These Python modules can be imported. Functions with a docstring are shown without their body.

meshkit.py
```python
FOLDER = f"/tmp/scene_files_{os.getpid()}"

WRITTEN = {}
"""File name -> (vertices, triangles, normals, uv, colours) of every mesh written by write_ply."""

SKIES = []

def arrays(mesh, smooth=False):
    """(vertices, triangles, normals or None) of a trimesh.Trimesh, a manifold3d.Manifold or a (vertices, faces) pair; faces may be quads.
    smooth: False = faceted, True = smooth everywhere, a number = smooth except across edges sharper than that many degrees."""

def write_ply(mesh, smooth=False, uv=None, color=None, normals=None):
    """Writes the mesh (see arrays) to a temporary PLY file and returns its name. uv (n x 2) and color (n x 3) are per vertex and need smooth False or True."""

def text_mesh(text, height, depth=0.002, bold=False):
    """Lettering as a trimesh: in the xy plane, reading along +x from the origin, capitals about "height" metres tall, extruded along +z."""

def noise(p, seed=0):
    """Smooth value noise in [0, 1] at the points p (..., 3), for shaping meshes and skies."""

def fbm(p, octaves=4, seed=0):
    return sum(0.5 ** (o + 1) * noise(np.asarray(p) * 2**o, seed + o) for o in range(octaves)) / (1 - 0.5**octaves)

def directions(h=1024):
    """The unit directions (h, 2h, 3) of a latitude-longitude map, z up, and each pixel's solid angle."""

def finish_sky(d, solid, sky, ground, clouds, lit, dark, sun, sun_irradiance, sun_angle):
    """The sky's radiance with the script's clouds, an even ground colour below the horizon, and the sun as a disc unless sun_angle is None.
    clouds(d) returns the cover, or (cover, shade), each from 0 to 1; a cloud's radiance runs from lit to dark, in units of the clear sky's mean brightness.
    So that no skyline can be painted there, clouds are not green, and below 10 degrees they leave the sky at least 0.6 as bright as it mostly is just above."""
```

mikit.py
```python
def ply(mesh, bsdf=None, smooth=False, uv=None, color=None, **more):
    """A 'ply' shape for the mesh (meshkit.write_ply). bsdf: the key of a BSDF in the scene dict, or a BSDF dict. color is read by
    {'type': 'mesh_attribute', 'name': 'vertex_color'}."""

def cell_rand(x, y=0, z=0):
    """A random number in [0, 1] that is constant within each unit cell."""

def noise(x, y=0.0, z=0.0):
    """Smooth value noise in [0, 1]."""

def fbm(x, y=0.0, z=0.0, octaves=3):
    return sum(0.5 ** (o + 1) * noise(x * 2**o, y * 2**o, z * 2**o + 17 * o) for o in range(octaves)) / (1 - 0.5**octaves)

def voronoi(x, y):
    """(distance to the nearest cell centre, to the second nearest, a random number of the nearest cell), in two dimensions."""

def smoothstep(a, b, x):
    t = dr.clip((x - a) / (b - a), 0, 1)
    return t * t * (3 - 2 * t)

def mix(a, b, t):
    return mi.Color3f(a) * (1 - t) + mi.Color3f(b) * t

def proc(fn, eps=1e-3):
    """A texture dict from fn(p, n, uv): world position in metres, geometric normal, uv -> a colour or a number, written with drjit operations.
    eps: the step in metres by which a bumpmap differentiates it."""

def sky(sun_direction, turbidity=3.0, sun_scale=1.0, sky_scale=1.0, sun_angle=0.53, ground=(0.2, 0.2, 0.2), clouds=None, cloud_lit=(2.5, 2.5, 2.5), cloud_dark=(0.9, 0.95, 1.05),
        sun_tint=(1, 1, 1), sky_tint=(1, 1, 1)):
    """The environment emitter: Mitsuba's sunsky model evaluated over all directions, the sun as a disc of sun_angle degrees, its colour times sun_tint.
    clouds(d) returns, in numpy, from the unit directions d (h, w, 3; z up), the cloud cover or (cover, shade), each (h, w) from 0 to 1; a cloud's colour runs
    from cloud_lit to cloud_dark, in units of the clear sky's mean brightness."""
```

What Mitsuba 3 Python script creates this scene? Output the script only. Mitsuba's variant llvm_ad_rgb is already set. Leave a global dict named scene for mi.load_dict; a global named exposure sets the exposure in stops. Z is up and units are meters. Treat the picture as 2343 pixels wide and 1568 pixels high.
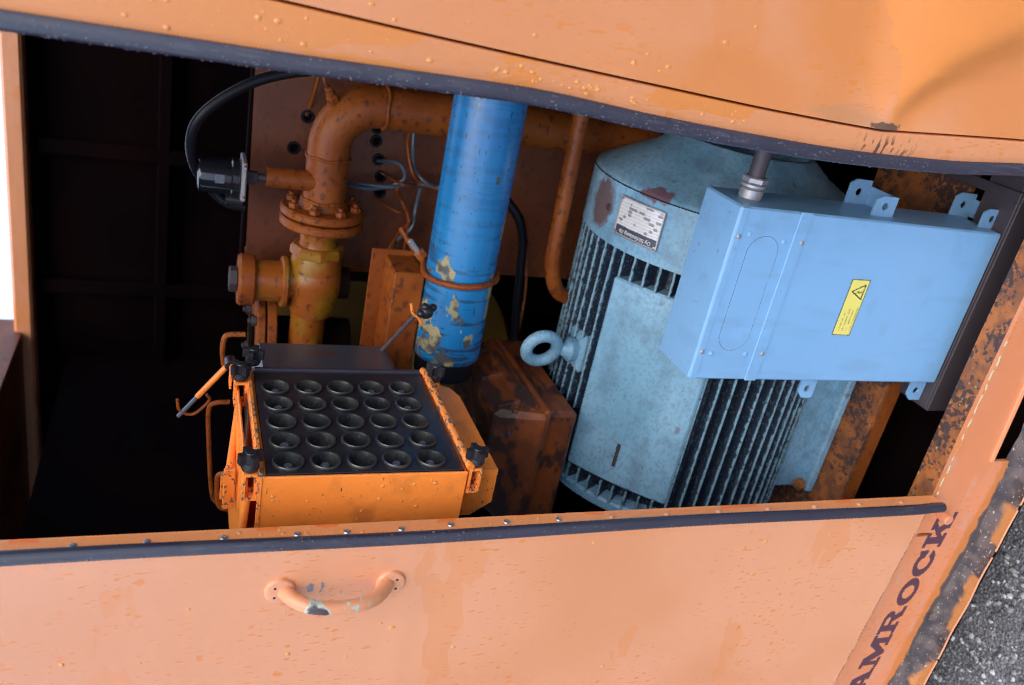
import math, random
import numpy as np, trimesh, drjit as dr, mitsuba as mi
import manifold3d as m3
from shapely.geometry import Polygon, Point, box as sbox, LineString
from shapely.ops import unary_union
from shapely import affinity
import mikit, meshkit
from mikit import proc, noise, fbm, smoothstep, mix

random.seed(7); rng = np.random.default_rng(7)
T = mi.ScalarTransform4f
scene, labels = {}, {}

# ------------------------------------------------------------------ camera, sky, exposure
# the camera was held upright (portrait) and the picture is shown on its side: world up lies to the left of the picture
F, CX, CY = 1944.0, 1171.0, 784.0
_d = np.array([4895, 161, F]); _d /= np.linalg.norm(_d)
_l = np.array([-912, 4241, F]); _l -= _d * (_l @ _d); _l /= np.linalg.norm(_l)
ROT = np.stack([-_l, np.cross(_d, _l), -_d])
EYE = np.array([0.0, -0.77, 1.5])
fwd, upv = ROT @ [0, 0, 1], ROT @ [0, -1, 0]
scene['camera'] = {'type': 'thinlens', 'fov': 2 * math.degrees(math.atan(1171 / F)), 'fov_axis': 'x',
                   'to_world': T().look_at(origin=EYE.tolist(), target=(EYE + fwd).tolist(), up=upv.tolist()),
                   'aperture_radius': 0.0030, 'focus_distance': 1.04, 'near_clip': 0.05, 'far_clip': 200.0}


def overcast(d):
    n = meshkit.fbm(d * 2.2 + 5.0, 4, 3)
    return np.ones(d.shape[:2]), np.clip(0.05 + 0.6 * n, 0, 1)


scene['sky'] = mikit.sky([0.30, -0.57, 0.80], turbidity=5, sun_scale=0.34, sun_angle=55, clouds=overcast,
                         cloud_lit=(1.65, 2.05, 2.8), cloud_dark=(1.0, 1.3, 1.85), ground=(0.12, 0.12, 0.13))
exposure = 2.75


def at(px, py, y):
    """the point at depth y seen at that place of the 2342 x 1568 view of the photograph (used for laying out)"""
    r = ROT @ [px - CX, py - CY, F]
    return EYE + r * (y - EYE[1]) / r[1]


# ------------------------------------------------------------------ materials
def V(c): return mi.Color3f(*c)


def rgb(c): return {'type': 'rgb', 'value': list(map(float, c))}


def bsdf(name, color, rough=0.5, metallic=0.0, spec=0.5, coat=0.0, bump=None, scale=1.0, eps=1e-3, **kw):
    b = {'type': 'principled', 'base_color': proc(color) if callable(color) else rgb(color),
         'roughness': proc(rough) if callable(rough) else rough, 'metallic': metallic, 'specular': spec, **kw}
    if coat: b['clearcoat'] = coat; b['clearcoat_gloss'] = 0.9
    if bump is not None:
        b = {'type': 'bumpmap', 'tex': proc(bump, eps), 'scale': scale, 'bsdf': b}
    scene[name] = {'type': 'twosided', 'bsdf': b}


def streaks(p):
    """short wet dashes that run down the paint"""
    lean = p.x + 0.06 * p.z
    a = noise(lean * 430, p.y * 90, p.z * 95)
    b = noise(lean * 250 + 40, p.y * 50 + 3, p.z * 40 + 9)
    patch = smoothstep(0.42, 0.66, fbm(p.x * 9 + 3, p.y * 9, p.z * 9))
    return dr.clip(smoothstep(0.74, 0.84, a) + smoothstep(0.83, 0.88, b), 0, 1) * (0.15 + 0.85 * patch)


def outer_paint(p, n, uv):
    w = streaks(p)
    big = fbm(p.x * 4, p.y * 4 + 7, p.z * 4)
    film = smoothstep(0.62, 0.635, fbm(p.x * 6 + 20, p.y * 6, p.z * 11 + 4, 5)) * 0.3
    c = mix((0.59, 0.240, 0.105), (0.65, 0.290, 0.150), smoothstep(0.25, 0.75, big))
    c = mix(c, (0.60, 0.19, 0.030), dr.clip(0.8 * w + film, 0, 1))
    dirt = smoothstep(0.86, 0.90, noise(p.x * 300 + 9, p.y * 300, p.z * 240)) * smoothstep(0.66, 0.84, fbm(p.x * 14, p.y * 14 + 2, p.z * 14))
    return mix(c, (0.24, 0.12, 0.07), 0.5 * dirt)


def dent_paint(p, n, uv):
    c = outer_paint(p, n, uv)
    c = mix(c, (0.56, 0.185, 0.034), 0.25 + 0.5 * smoothstep(0.40, 0.62, fbm(p.x * 7 + 4, 2.0, p.z * 4, 4)))     # the hood is a deeper orange than the door
    # the panel with the dent: deeper orange inside the dent, bare rust at its corner
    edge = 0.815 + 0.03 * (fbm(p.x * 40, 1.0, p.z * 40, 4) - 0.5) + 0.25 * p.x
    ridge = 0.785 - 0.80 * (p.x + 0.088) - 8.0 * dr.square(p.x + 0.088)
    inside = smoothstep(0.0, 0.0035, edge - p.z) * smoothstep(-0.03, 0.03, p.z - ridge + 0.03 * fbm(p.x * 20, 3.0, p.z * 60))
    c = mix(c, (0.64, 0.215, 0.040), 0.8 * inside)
    q = dr.sqrt(dr.square((p.x + 0.0895) / 0.0045) + dr.square((p.z - 0.800) / 0.019))
    rust = smoothstep(1.15, 0.85, q + 1.1 * (fbm(p.x * 200, 2.0, p.z * 160, 4) - 0.5))
    rub = smoothstep(1.3, 0.4, dr.sqrt(dr.square((p.x + 0.084) / 0.012) + dr.square((p.z - 0.85) / 0.05)) + 0.9 * (fbm(p.x * 260, 8.0, p.z * 50) - 0.5))
    c = mix(c, (0.42, 0.20, 0.09), 0.6 * rub)
    return mix(c, (0.13, 0.065, 0.04), rust)


def strip_paint(p, n, uv):
    c = outer_paint(p, n, uv)
    c = mix(c, (0.56, 0.185, 0.034), 0.35)
    wet = smoothstep(0.0, 0.006, fbm(p.x * 26 + 3, 1.0, p.z * 7, 5) - 0.50 + 0.30 * (p.z - 1.30))
    c = mix(c, (0.60, 0.20, 0.030), 0.75 * wet)
    s = smoothstep(0.56, 0.66, 0.5 * noise(p.x * 70 + 4, 0.0, p.z * 230) + 0.5 * fbm(p.x * 160, 3.0, p.z * 330)) * smoothstep(0.05, 0.02, dr.abs(p.z - 0.79)) * smoothstep(0.020, 0.006, dr.abs(p.x + 0.114))
    return mix(c, (0.14, 0.06, 0.035), s)


def inner_paint(p, n, uv):
    g = fbm(p.x * 11, p.y * 11, p.z * 11, 4)
    s = fbm(p.x * 95 + 7, p.y * 95, p.z * 95, 4)
    c = mix((0.21, 0.050, 0.009), (0.30, 0.082, 0.014), smoothstep(0.3, 0.7, g))
    c = mix(c, (0.085, 0.027, 0.016), 0.75 * smoothstep(0.56, 0.75, s))
    return mix(c, (0.04, 0.022, 0.02), 0.8 * smoothstep(0.86, 0.90, noise(p.x * 280, p.y * 280, p.z * 280)))


def filter_paint(p, n, uv):
    g = fbm(p.x * 8, p.y * 8, p.z * 8, 3)
    c = mix((0.84, 0.235, 0.036), (0.90, 0.28, 0.048), g)
    c = mix(c, (0.40, 0.12, 0.03), 0.5 * smoothstep(0.55, 0.8, fbm(p.x * 25, p.y * 25 + 4, p.z * 25)))
    chip = smoothstep(0.88, 0.91, noise(p.x * 330, p.y * 330, p.z * 330))
    return mix(c, (0.07, 0.05, 0.045), chip)


def chipped_paint(p, n, uv):
    c = filter_paint(p, n, uv)
    chip = smoothstep(0.60, 0.64, fbm(p.x * 260, p.y * 150, p.z * 260, 3))
    c = mix(c, (0.10, 0.11, 0.10), chip)
    return c


def rusty_paint(p, n, uv):
    g = fbm(p.x * 46, p.y * 46, p.z * 46, 4)
    s = fbm(p.x * 190 + 3, p.y * 190, p.z * 190, 4)
    zone = smoothstep(0.38, 0.62, fbm(p.x * 17 + 9, p.y * 17, p.z * 17, 3))
    c = mix((0.37, 0.125, 0.033), (0.20, 0.075, 0.032), smoothstep(0.35, 0.65, g))
    c = mix(c, (0.050, 0.034, 0.034), 0.92 * smoothstep(0.50, 0.60, s + 0.22 * (zone - 0.5)))
    return mix(c, (0.34, 0.32, 0.18), 0.8 * smoothstep(0.85, 0.90, noise(p.x * 190 + 5, p.y * 190, p.z * 190)))


def cast_paint(p, n, uv):
    g = fbm(p.x * 16, p.y * 16, p.z * 16, 4)
    c = mix((0.24, 0.060, 0.013), (0.14, 0.040, 0.014), smoothstep(0.35, 0.6, g))
    soot = smoothstep(0.50, 0.66, fbm(p.x * 34 + 8, p.y * 20, p.z * 44, 4) + 0.10 * smoothstep(0.955, 0.985, p.z) + 0.06 * smoothstep(0.892, 0.876, p.z))
    c = mix(c, (0.026, 0.017, 0.018), 0.85 * soot)
    return mix(c, (0.03, 0.1, 0.3), smoothstep(0.91, 0.92, noise(p.x * 220 + 5, p.y * 220, p.z * 220)))


def motor_paint(p, n, uv):
    g = fbm(p.x * 7, p.y * 7, p.z * 7, 4)
    c = mix((0.165, 0.365, 0.53), (0.265, 0.50, 0.69), smoothstep(0.3, 0.7, g))
    c = mix(c, (0.11, 0.20, 0.31), 0.35 * smoothstep(0.42, 0.70, fbm(p.x * 210, p.y * 210 + 4, p.z * 210, 4)))
    c = mix(c, (0.085, 0.14, 0.22), 0.35 * smoothstep(0.50, 0.80, fbm(p.x * 30, p.y * 30 + 4, p.z * 30, 3)))
    c = mix(c, (0.06, 0.08, 0.11), 0.6 * smoothstep(0.86, 0.94, noise(p.x * 420, p.y * 420, p.z * 420)))
    c = mix(c, (0.12, 0.05, 0.045), 0.5 * smoothstep(0.76, 0.82, fbm(p.x * 34 + 30, p.y * 34, p.z * 34, 3)))
    return c


def fin_shade_paint(p, n, uv):
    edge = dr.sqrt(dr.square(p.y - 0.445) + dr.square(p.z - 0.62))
    worn = smoothstep(0.2325, 0.2362, edge + 0.006 * (noise(p.x * 200, p.y * 200, p.z * 200) - 0.5))     # pale edges, dark flanks: light and shade between fins put into the colour
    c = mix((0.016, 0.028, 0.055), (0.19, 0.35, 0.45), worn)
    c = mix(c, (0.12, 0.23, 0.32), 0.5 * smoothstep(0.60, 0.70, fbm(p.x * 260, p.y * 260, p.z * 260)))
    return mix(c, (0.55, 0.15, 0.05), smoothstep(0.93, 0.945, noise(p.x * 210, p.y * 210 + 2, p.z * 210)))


def cowl_paint(p, n, uv):
    c = motor_paint(p, n, uv)
    e = dr.sqrt(dr.square((p.x + 0.335) / 0.045) + dr.square((p.y - 0.44) / 0.035))
    rust = smoothstep(1.1, 0.7, e + 0.9 * (fbm(p.x * 60, p.y * 60, p.z * 60, 3) - 0.5))
    c = mix(c, (0.13, 0.055, 0.04), 0.85 * rust)
    e = dr.sqrt(dr.square((p.x + 0.285) / 0.014) + dr.square((p.y - 0.335) / 0.035))
    return mix(c, (0.17, 0.055, 0.06), 0.85 * smoothstep(0.85, 0.55, e + 1.2 * (fbm(p.x * 90, p.y * 90, p.z * 90, 3) - 0.5)))


def grey_blue(p, n, uv):
    g = fbm(p.x * 9, p.y * 9 + 3, p.z * 9, 4)
    c = mix((0.185, 0.385, 0.63), (0.205, 0.41, 0.66), g)
    grime = smoothstep(0.60, 0.74, fbm(p.x * 26, p.y * 26 + 3, p.z * 26, 4))
    drip = smoothstep(0.55, 0.75, fbm(p.x * 60, p.y * 60, p.z * 9, 4))
    c = mix(c, (0.14, 0.25, 0.38), 0.14 * grime + 0.16 * drip)
    return mix(c, (0.16, 0.08, 0.06), 0.6 * smoothstep(0.945, 0.96, noise(p.x * 260 + 7, p.y * 260, p.z * 260)))


def blue_paint(p, n, uv):
    g = fbm(p.x * 12, p.y * 12, p.z * 12, 4)
    c = mix((0.005, 0.145, 0.40), (0.012, 0.235, 0.55), g)
    low = smoothstep(-0.36, -0.56, p.x)
    band = smoothstep(0.50, 0.62, fbm(p.x * 150, p.y * 14, p.z * 14, 4))
    c = mix(c, (0.02, 0.035, 0.075), 0.8 * band * (0.25 + 0.70 * low))
    chip = smoothstep(0.005, 0.03, fbm(p.x * 26 + 3, p.y * 34, p.z * 34 + 5, 4) - 0.70 + 0.080 * smoothstep(-0.30, -0.50, p.x) + 0.12 * smoothstep(1.06, 1.115, p.z) * low)
    c = mix(c, mix((0.34, 0.31, 0.17), (0.07, 0.08, 0.09), smoothstep(0.4, 0.6, fbm(p.x * 50, p.y * 50, p.z * 50))), chip)
    return mix(c, (0.015, 0.02, 0.035), 0.7 * smoothstep(0.84, 0.90, noise(p.x * 210 + 2, p.y * 210, p.z * 210)))


def brass_paint(p, n, uv):
    g = fbm(p.x * 20, p.y * 20, p.z * 20, 4)
    c = mix((0.30, 0.082, 0.010), (0.28, 0.135, 0.010), smoothstep(0.42, 0.62, g))
    return mix(c, (0.10, 0.035, 0.02), 0.8 * smoothstep(0.60, 0.76, fbm(p.x * 110, p.y * 110, p.z * 110, 4)))


def olive_paint(p, n, uv):
    return mix((0.19, 0.115, 0.014), (0.10, 0.05, 0.015), fbm(p.x * 12, p.y * 12, p.z * 12, 3))


def rubber_color(p, n, uv):
    g = fbm(p.x * 30, p.y * 30, p.z * 8, 3)
    scuff = smoothstep(0.62, 0.74, noise(p.x * 520, p.y * 520, p.z * 40)) * smoothstep(0.52, 0.66, fbm(p.x * 4, p.y * 4, p.z * 5 + 3))
    return mix(mix((0.016, 0.016, 0.032), (0.030, 0.029, 0.050), g), (0.18, 0.18, 0.22), 0.10 * scuff)


def rubber_rough(p, n, uv):
    return 0.30 + 0.25 * fbm(p.x * 60, p.y * 60, p.z * 30)


def asphalt_color(p, n, uv):
    g = fbm(p.x * 30, p.y * 30, 0.0, 4)
    v = mikit.voronoi(p.x * 150, p.y * 150)
    c = mix((0.075, 0.075, 0.085), (0.17, 0.168, 0.175), g)
    return mix(c, mix((0.07, 0.07, 0.075), (0.30, 0.29, 0.28), v[2]), 0.75 * smoothstep(0.42, 0.30, v[0]))


def asphalt_bump(p, n, uv):
    v = mikit.voronoi(p.x * 150, p.y * 150)
    return 0.6 * smoothstep(0.5, 0.2, v[0]) + 0.5 * fbm(p.x * 90, p.y * 90, 0.0)


def mud_color(p, n, uv):
    g = fbm(p.x * 60, p.y * 60, p.z * 60, 4)
    c = mix((0.034, 0.026, 0.027), (0.10, 0.072, 0.066), smoothstep(0.3, 0.7, g))
    return mix(c, (0.34, 0.33, 0.32), smoothstep(0.84, 0.88, noise(p.x * 380, p.y * 380, p.z * 380)))


def rail_paint(p, n, uv):
    c = outer_paint(p, n, uv)
    zz = p.z + 0.04 * (p.x + 0.68)
    low = smoothstep(0.318, 0.306, zz + 0.012 * (fbm(p.x * 24, 0.0, p.z * 24) - 0.5))
    c = mix(mix(c, (0.62, 0.19, 0.075), 0.55), (0.52, 0.17, 0.035), 0.85 * low)
    grime = smoothstep(0.600, 0.66, fbm(p.x * 18 + 2, 0.0, p.z * 40, 4))
    c = mix(c, (0.50, 0.33, 0.28), 0.25 * grime * (1 - low))
    mud = smoothstep(0.299, 0.294, zz + 0.016 * (fbm(p.x * 50, 4.0, p.z * 50, 3) - 0.5))
    return mix(c, (0.075, 0.058, 0.055), mud)


def cup_color(p, n, uv):
    r = smoothstep(0.52, 0.66, fbm(p.x * 14, p.y * 26, p.z * 14, 3))
    return mix((0.050, 0.052, 0.066), (0.085, 0.035, 0.028), r)


def soft_bump(p, n, uv): return fbm(p.x * 220, p.y * 220, p.z * 220, 2)


def sheet_wave(p, n, uv): return 1.3 * fbm(p.x * 5, p.y * 5, p.z * 3.2, 2) + 0.10 * smoothstep(0.030, 0.0, dr.abs(p.z - 1.235)) * smoothstep(-0.4, -0.7, p.x) + 0.004 * noise(p.x * 300, p.y * 300, p.z * 300)


def label_print(p, n, uv):
    """yellow label: black border and four rows of print too small to read"""
    u, v = uv.x, uv.y                        # u along +x (reading direction), v along +z
    border = dr.maximum(smoothstep(0.485, 0.492, dr.abs(u - 0.5)), smoothstep(0.455, 0.47, dr.abs(v - 0.5)))
    row = (0.82 - v) * 5.0
    k = dr.floor(row)
    inrow = smoothstep(0.18, 0.1, dr.abs(row - k - 0.5)) * smoothstep(0.0, 0.01, row) * smoothstep(4.0, 3.99, row)
    inlen = smoothstep(0.0, 0.01, u - 0.08) * smoothstep(0.0, 0.01, 0.46 + 0.06 * mikit.cell_rand(k, 3, 1) - u)
    word = smoothstep(0.25, 0.4, noise(u * 46, k * 9.0)) * (0.5 + 0.5 * noise(u * 190, k * 5.0))
    ink = dr.maximum(border, 0.75 * inrow * inlen * word)
    return mix((0.74, 0.66, 0.16), (0.03, 0.035, 0.03), ink)


def plate_print(p, n, uv):
    u, v = uv.x, uv.y
    row = v * 11.0
    line = smoothstep(0.08, 0.03, dr.abs(row - dr.floor(row) - 0.5))
    word = smoothstep(0.70, 0.76, noise(u * 11, dr.floor(row) * 7.0)) * smoothstep(0.5, 0.3, dr.abs(row - dr.floor(row) - 0.5))
    ink = dr.maximum(0.5 * line, 0.75 * word) * smoothstep(0.80, 0.79, v)
    head = smoothstep(0.74, 0.75, v)
    edge = dr.maximum(smoothstep(0.475, 0.48, dr.abs(u - 0.5)), smoothstep(0.47, 0.475, dr.abs(v - 0.5)))
    c = mix((0.80, 0.80, 0.80), (0.12, 0.12, 0.14), dr.clip(ink, 0, 1))
    c = mix(c, (0.07, 0.08, 0.11), head)
    return mix(c, (0.6, 0.58, 0.58), edge)


bsdf('m_outer', outer_paint, 0.36, spec=1.0, bump=sheet_wave, scale=0.004, eps=4e-3)
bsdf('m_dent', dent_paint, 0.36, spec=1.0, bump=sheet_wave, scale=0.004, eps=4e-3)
bsdf('m_strip', strip_paint, 0.36, spec=1.0)
bsdf('m_edge', lambda p, n, uv: mix(mix((0.86, 0.28, 0.075), (0.74, 0.29, 0.12), fbm(p.x * 20, p.y * 60, p.z * 14)), (0.85, 0.16, 0.03), 0.8 * smoothstep(0.70, 0.73, noise(3.0, p.y * 50, p.z * 30)) * smoothstep(-0.012, -0.004, p.y)), 0.32)
bsdf('m_rail', rail_paint, 0.40, spec=1.0)
bsdf('m_inner', inner_paint, 0.42, spec=0.3, bump=soft_bump, scale=0.0006)
bsdf('m_inner_dim', lambda p, n, uv: mix(inner_paint(p, n, uv), (0.075, 0.024, 0.016), 0.62), 0.5)  # inner paint darkened to carry the dimness deep in the bay
bsdf('m_filter', filter_paint, 0.34)
bsdf('m_chipped', chipped_paint, 0.40)
bsdf('m_rusty', rusty_paint, 0.62, bump=soft_bump, scale=0.0016)
bsdf('m_cast', cast_paint, 0.50, bump=soft_bump, scale=0.0008)
bsdf('m_motor', motor_paint, 0.45, bump=soft_bump, scale=0.0009)
bsdf('m_cowl', cowl_paint, 0.38)
bsdf('m_fin', fin_shade_paint, 0.55)
bsdf('m_box', grey_blue, 0.36)
bsdf('m_blue', blue_paint, 0.33, spec=0.85)
bsdf('m_brass', brass_paint, 0.38)
bsdf('m_olive', olive_paint, 0.5)
bsdf('m_rubber', rubber_color, rubber_rough, spec=1.0)
bsdf('m_cup', cup_color, 0.22, spec=1.0)
bsdf('m_asphalt', asphalt_color, 0.55, bump=asphalt_bump, scale=0.004)
bsdf('m_mud', mud_color, 0.7)
bsdf('m_label', label_print, 0.35)
bsdf('m_plate', plate_print, 0.30, metallic=0.15, spec=1.0)
bsdf('m_plastic', (0.017, 0.018, 0.024), 0.30)
bsdf('m_core', (0.070, 0.080, 0.105), 0.25, spec=1.0)
bsdf('m_tube', lambda p, n, uv: mix(mix((0.015, 0.017, 0.021), (0.032, 0.034, 0.033), smoothstep(0.35, 0.7, fbm(p.x * 60, p.y * 60, p.z * 60, 3))), (0.07, 0.06, 0.045), 0.5 * smoothstep(0.74, 0.82, noise(p.x * 400, p.y * 400, p.z * 400))), 0.33, spec=0.8)
bsdf('m_hose', (0.008, 0.009, 0.014), 0.4, spec=0.25)
bsdf('m_wire', (0.07, 0.10, 0.14), 0.35)
bsdf('m_bay_shade', lambda p, n, uv: mix((0.0050, 0.0026, 0.0036), (0.0080, 0.0032, 0.0036), smoothstep(0.4, 0.7, fbm(p.x * 5, p.y * 5, p.z * 5, 4))), 1.0, spec=0.03)  # near-black walls hold the shade of the bay in their colour
bsdf('m_shade_dark', (0.0075, 0.0030, 0.0032), 0.9, spec=0.06)  # near-black for shaded parts, the shade is in the colour
bsdf('m_darksteel', (0.055, 0.045, 0.055), 0.5)
bsdf('m_groove', (0.10, 0.17, 0.27), 0.5)
bsdf('m_bare', lambda p, n, uv: mix((0.16, 0.13, 0.14), (0.34, 0.30, 0.31), fbm(p.x * 300, p.y * 300, p.z * 300)), 0.5)
bsdf('m_steel', (0.45, 0.46, 0.48), 0.35, metallic=0.9)
bsdf('m_zinc', (0.40, 0.40, 0.42), 0.42, metallic=0.6)
bsdf('m_ink', (0.095, 0.038, 0.055), 0.5)
bsdf('m_black', (0.015, 0.016, 0.02), 0.5)
bsdf('m_white', (0.62, 0.63, 0.65), 0.5)
bsdf('m_switch', (0.010, 0.012, 0.018), 0.16, spec=0.8)
bsdf('m_tag', (0.11, 0.13, 0.17), 0.5)
bsdf('m_drop', (0.66, 0.27, 0.075), 0.06, spec=0.7)       # clear drops show the paint below, with the sky on top
bsdf('m_bead', (0.06, 0.06, 0.075), 0.06, spec=0.9)


# ------------------------------------------------------------------ helpers
def key_for(name, parent):
    k = f'{parent}__{name}' if parent else name
    if k not in scene and k not in labels: return k
    i = 1
    while f'{k}_{i:03d}' in scene or f'{k}_{i:03d}' in labels: i += 1
    return f'{k}_{i:03d}'


def thing(name, label, cat, group=None, kind=None):
    k = key_for(name, None)
    labels[k] = {'label': label, 'category': cat}
    if group: labels[k]['group'] = group
    if kind: labels[k]['kind'] = kind
    return k


def part(name, mesh, mat, parent, smooth=35, label=None, kind=None, uv=None):
    k = key_for(name, parent)
    scene[k] = mikit.ply(mesh, mat, smooth=smooth, uv=uv)
    if label or kind: labels[k] = {}
    if label: labels[k]['label'] = label
    if kind: labels[k]['kind'] = kind
    return k


def solo(name, mesh, mat, label, cat, smooth=35, group=None, kind=None):
    k = key_for(name, None)
    scene[k] = mikit.ply(mesh, mat, smooth=smooth)
    labels[k] = {'label': label, 'category': cat}
    if group: labels[k]['group'] = group
    if kind: labels[k]['kind'] = kind
    return k


def join(*ms): return trimesh.util.concatenate([m for x in ms for m in (x if isinstance(x, (list, tuple)) else [x])])


def hull(pts):
    return trimesh.convex.convex_hull(np.asarray(pts, float))


def bx(x0, x1, y0, y1, z0, z1, b=0.002):
    b = min(b, abs(x1 - x0) * .45, abs(y1 - y0) * .45, abs(z1 - z0) * .45)
    pts = []
    for sx in (0, 1):
        for sy in (0, 1):
            for sz in (0, 1):
                c = np.array([x1 if sx else x0, y1 if sy else y0, z1 if sz else z0])
                s = np.array([-1 if sx else 1, -1 if sy else 1, -1 if sz else 1]) * b * np.sign([x1 - x0, y1 - y0, z1 - z0])
                for k in range(3):
                    q = c + s; q[k] = c[k]; pts.append(q)
    return hull(pts)


def frame(t):
    t = np.asarray(t, float) / np.linalg.norm(t)
    a = np.array([0, 0, 1.0]) if abs(t[2]) < 0.9 else np.array([1.0, 0, 0])
    u = np.cross(a, t); u /= np.linalg.norm(u)
    return u, np.cross(t, u), t


def smooth_path(pts, n=8):
    p = np.asarray(pts, float)
    if len(p) < 3: return p
    q = np.vstack([2 * p[0] - p[1], p, 2 * p[-1] - p[-2]])
    out = []
    for i in range(1, len(q) - 2):
        for t in np.linspace(0, 1, n, endpoint=False):
            a, b, c, d = q[i - 1], q[i], q[i + 1], q[i + 2]
            out.append(0.5 * (2 * b + (c - a) * t + (2 * a - 5 * b + 4 * c - d) * t * t + (3 * b - a - 3 * c + d) * t ** 3))
    return np.vstack(out + [p[-1]])


def tube(pts, r, n=16, caps=True):
    p = np.asarray(pts, float); r = np.broadcast_to(r, len(p))
    tang = np.gradient(p, axis=0); tang /= np.linalg.norm(tang, axis=1, keepdims=True)
    u = frame(tang[0])[0]; vs = []
    a = np.arange(n) * 2 * np.pi / n
    for i in range(len(p)):
        u = u - tang[i] * (u @ tang[i]); u /= np.linalg.norm(u)
        w = np.cross(tang[i], u)
        vs.append(p[i] + r[i] * (np.cos(a)[:, None] * u + np.sin(a)[:, None] * w))
    v = np.vstack(vs); f = []
    for i in range(len(p) - 1):
        for j in range(n):
            k = (j + 1) % n
            f += [[i * n + j, i * n + k, (i + 1) * n + k], [i * n + j, (i + 1) * n + k, (i + 1) * n + j]]
    if caps:
        v = np.vstack([v, p[0], p[-1]]); c0, c1 = len(v) - 2, len(v) - 1; e = (len(p) - 1) * n
        for j in range(n):
            k = (j + 1) % n
            f += [[c0, k, j], [c1, e + j, e + k]]
    return trimesh.Trimesh(v, f, process=False)


def lathe(prof, origin, axis, n=40):
    """prof: (radius, distance along the axis) pairs; closes at the ends where the radius is not zero only if it is repeated there"""
    u, w, t = frame(axis); o = np.asarray(origin, float); prof = np.asarray(prof, float)
    a = np.arange(n) * 2 * np.pi / n
    v = np.vstack([o + t * h + r * (np.cos(a)[:, None] * u + np.sin(a)[:, None] * w) for r, h in prof]); f = []
    for i in range(len(prof) - 1):
        for j in range(n):
            k = (j + 1) % n
            f += [[i * n + j, i * n + k, (i + 1) * n + k], [i * n + j, (i + 1) * n + k, (i + 1) * n + j]]
    m = trimesh.Trimesh(v, f, process=False)
    m.merge_vertices(); m.update_faces(m.nondegenerate_faces())
    return m


def disc_prof(r, h0, h1, b=0.0015, bore=0.0):
    p = [(bore, h0), (r - b, h0), (r, h0 + b), (r, h1 - b), (r - b, h1), (bore, h1)]
    return p + [p[0]] if bore else p


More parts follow.
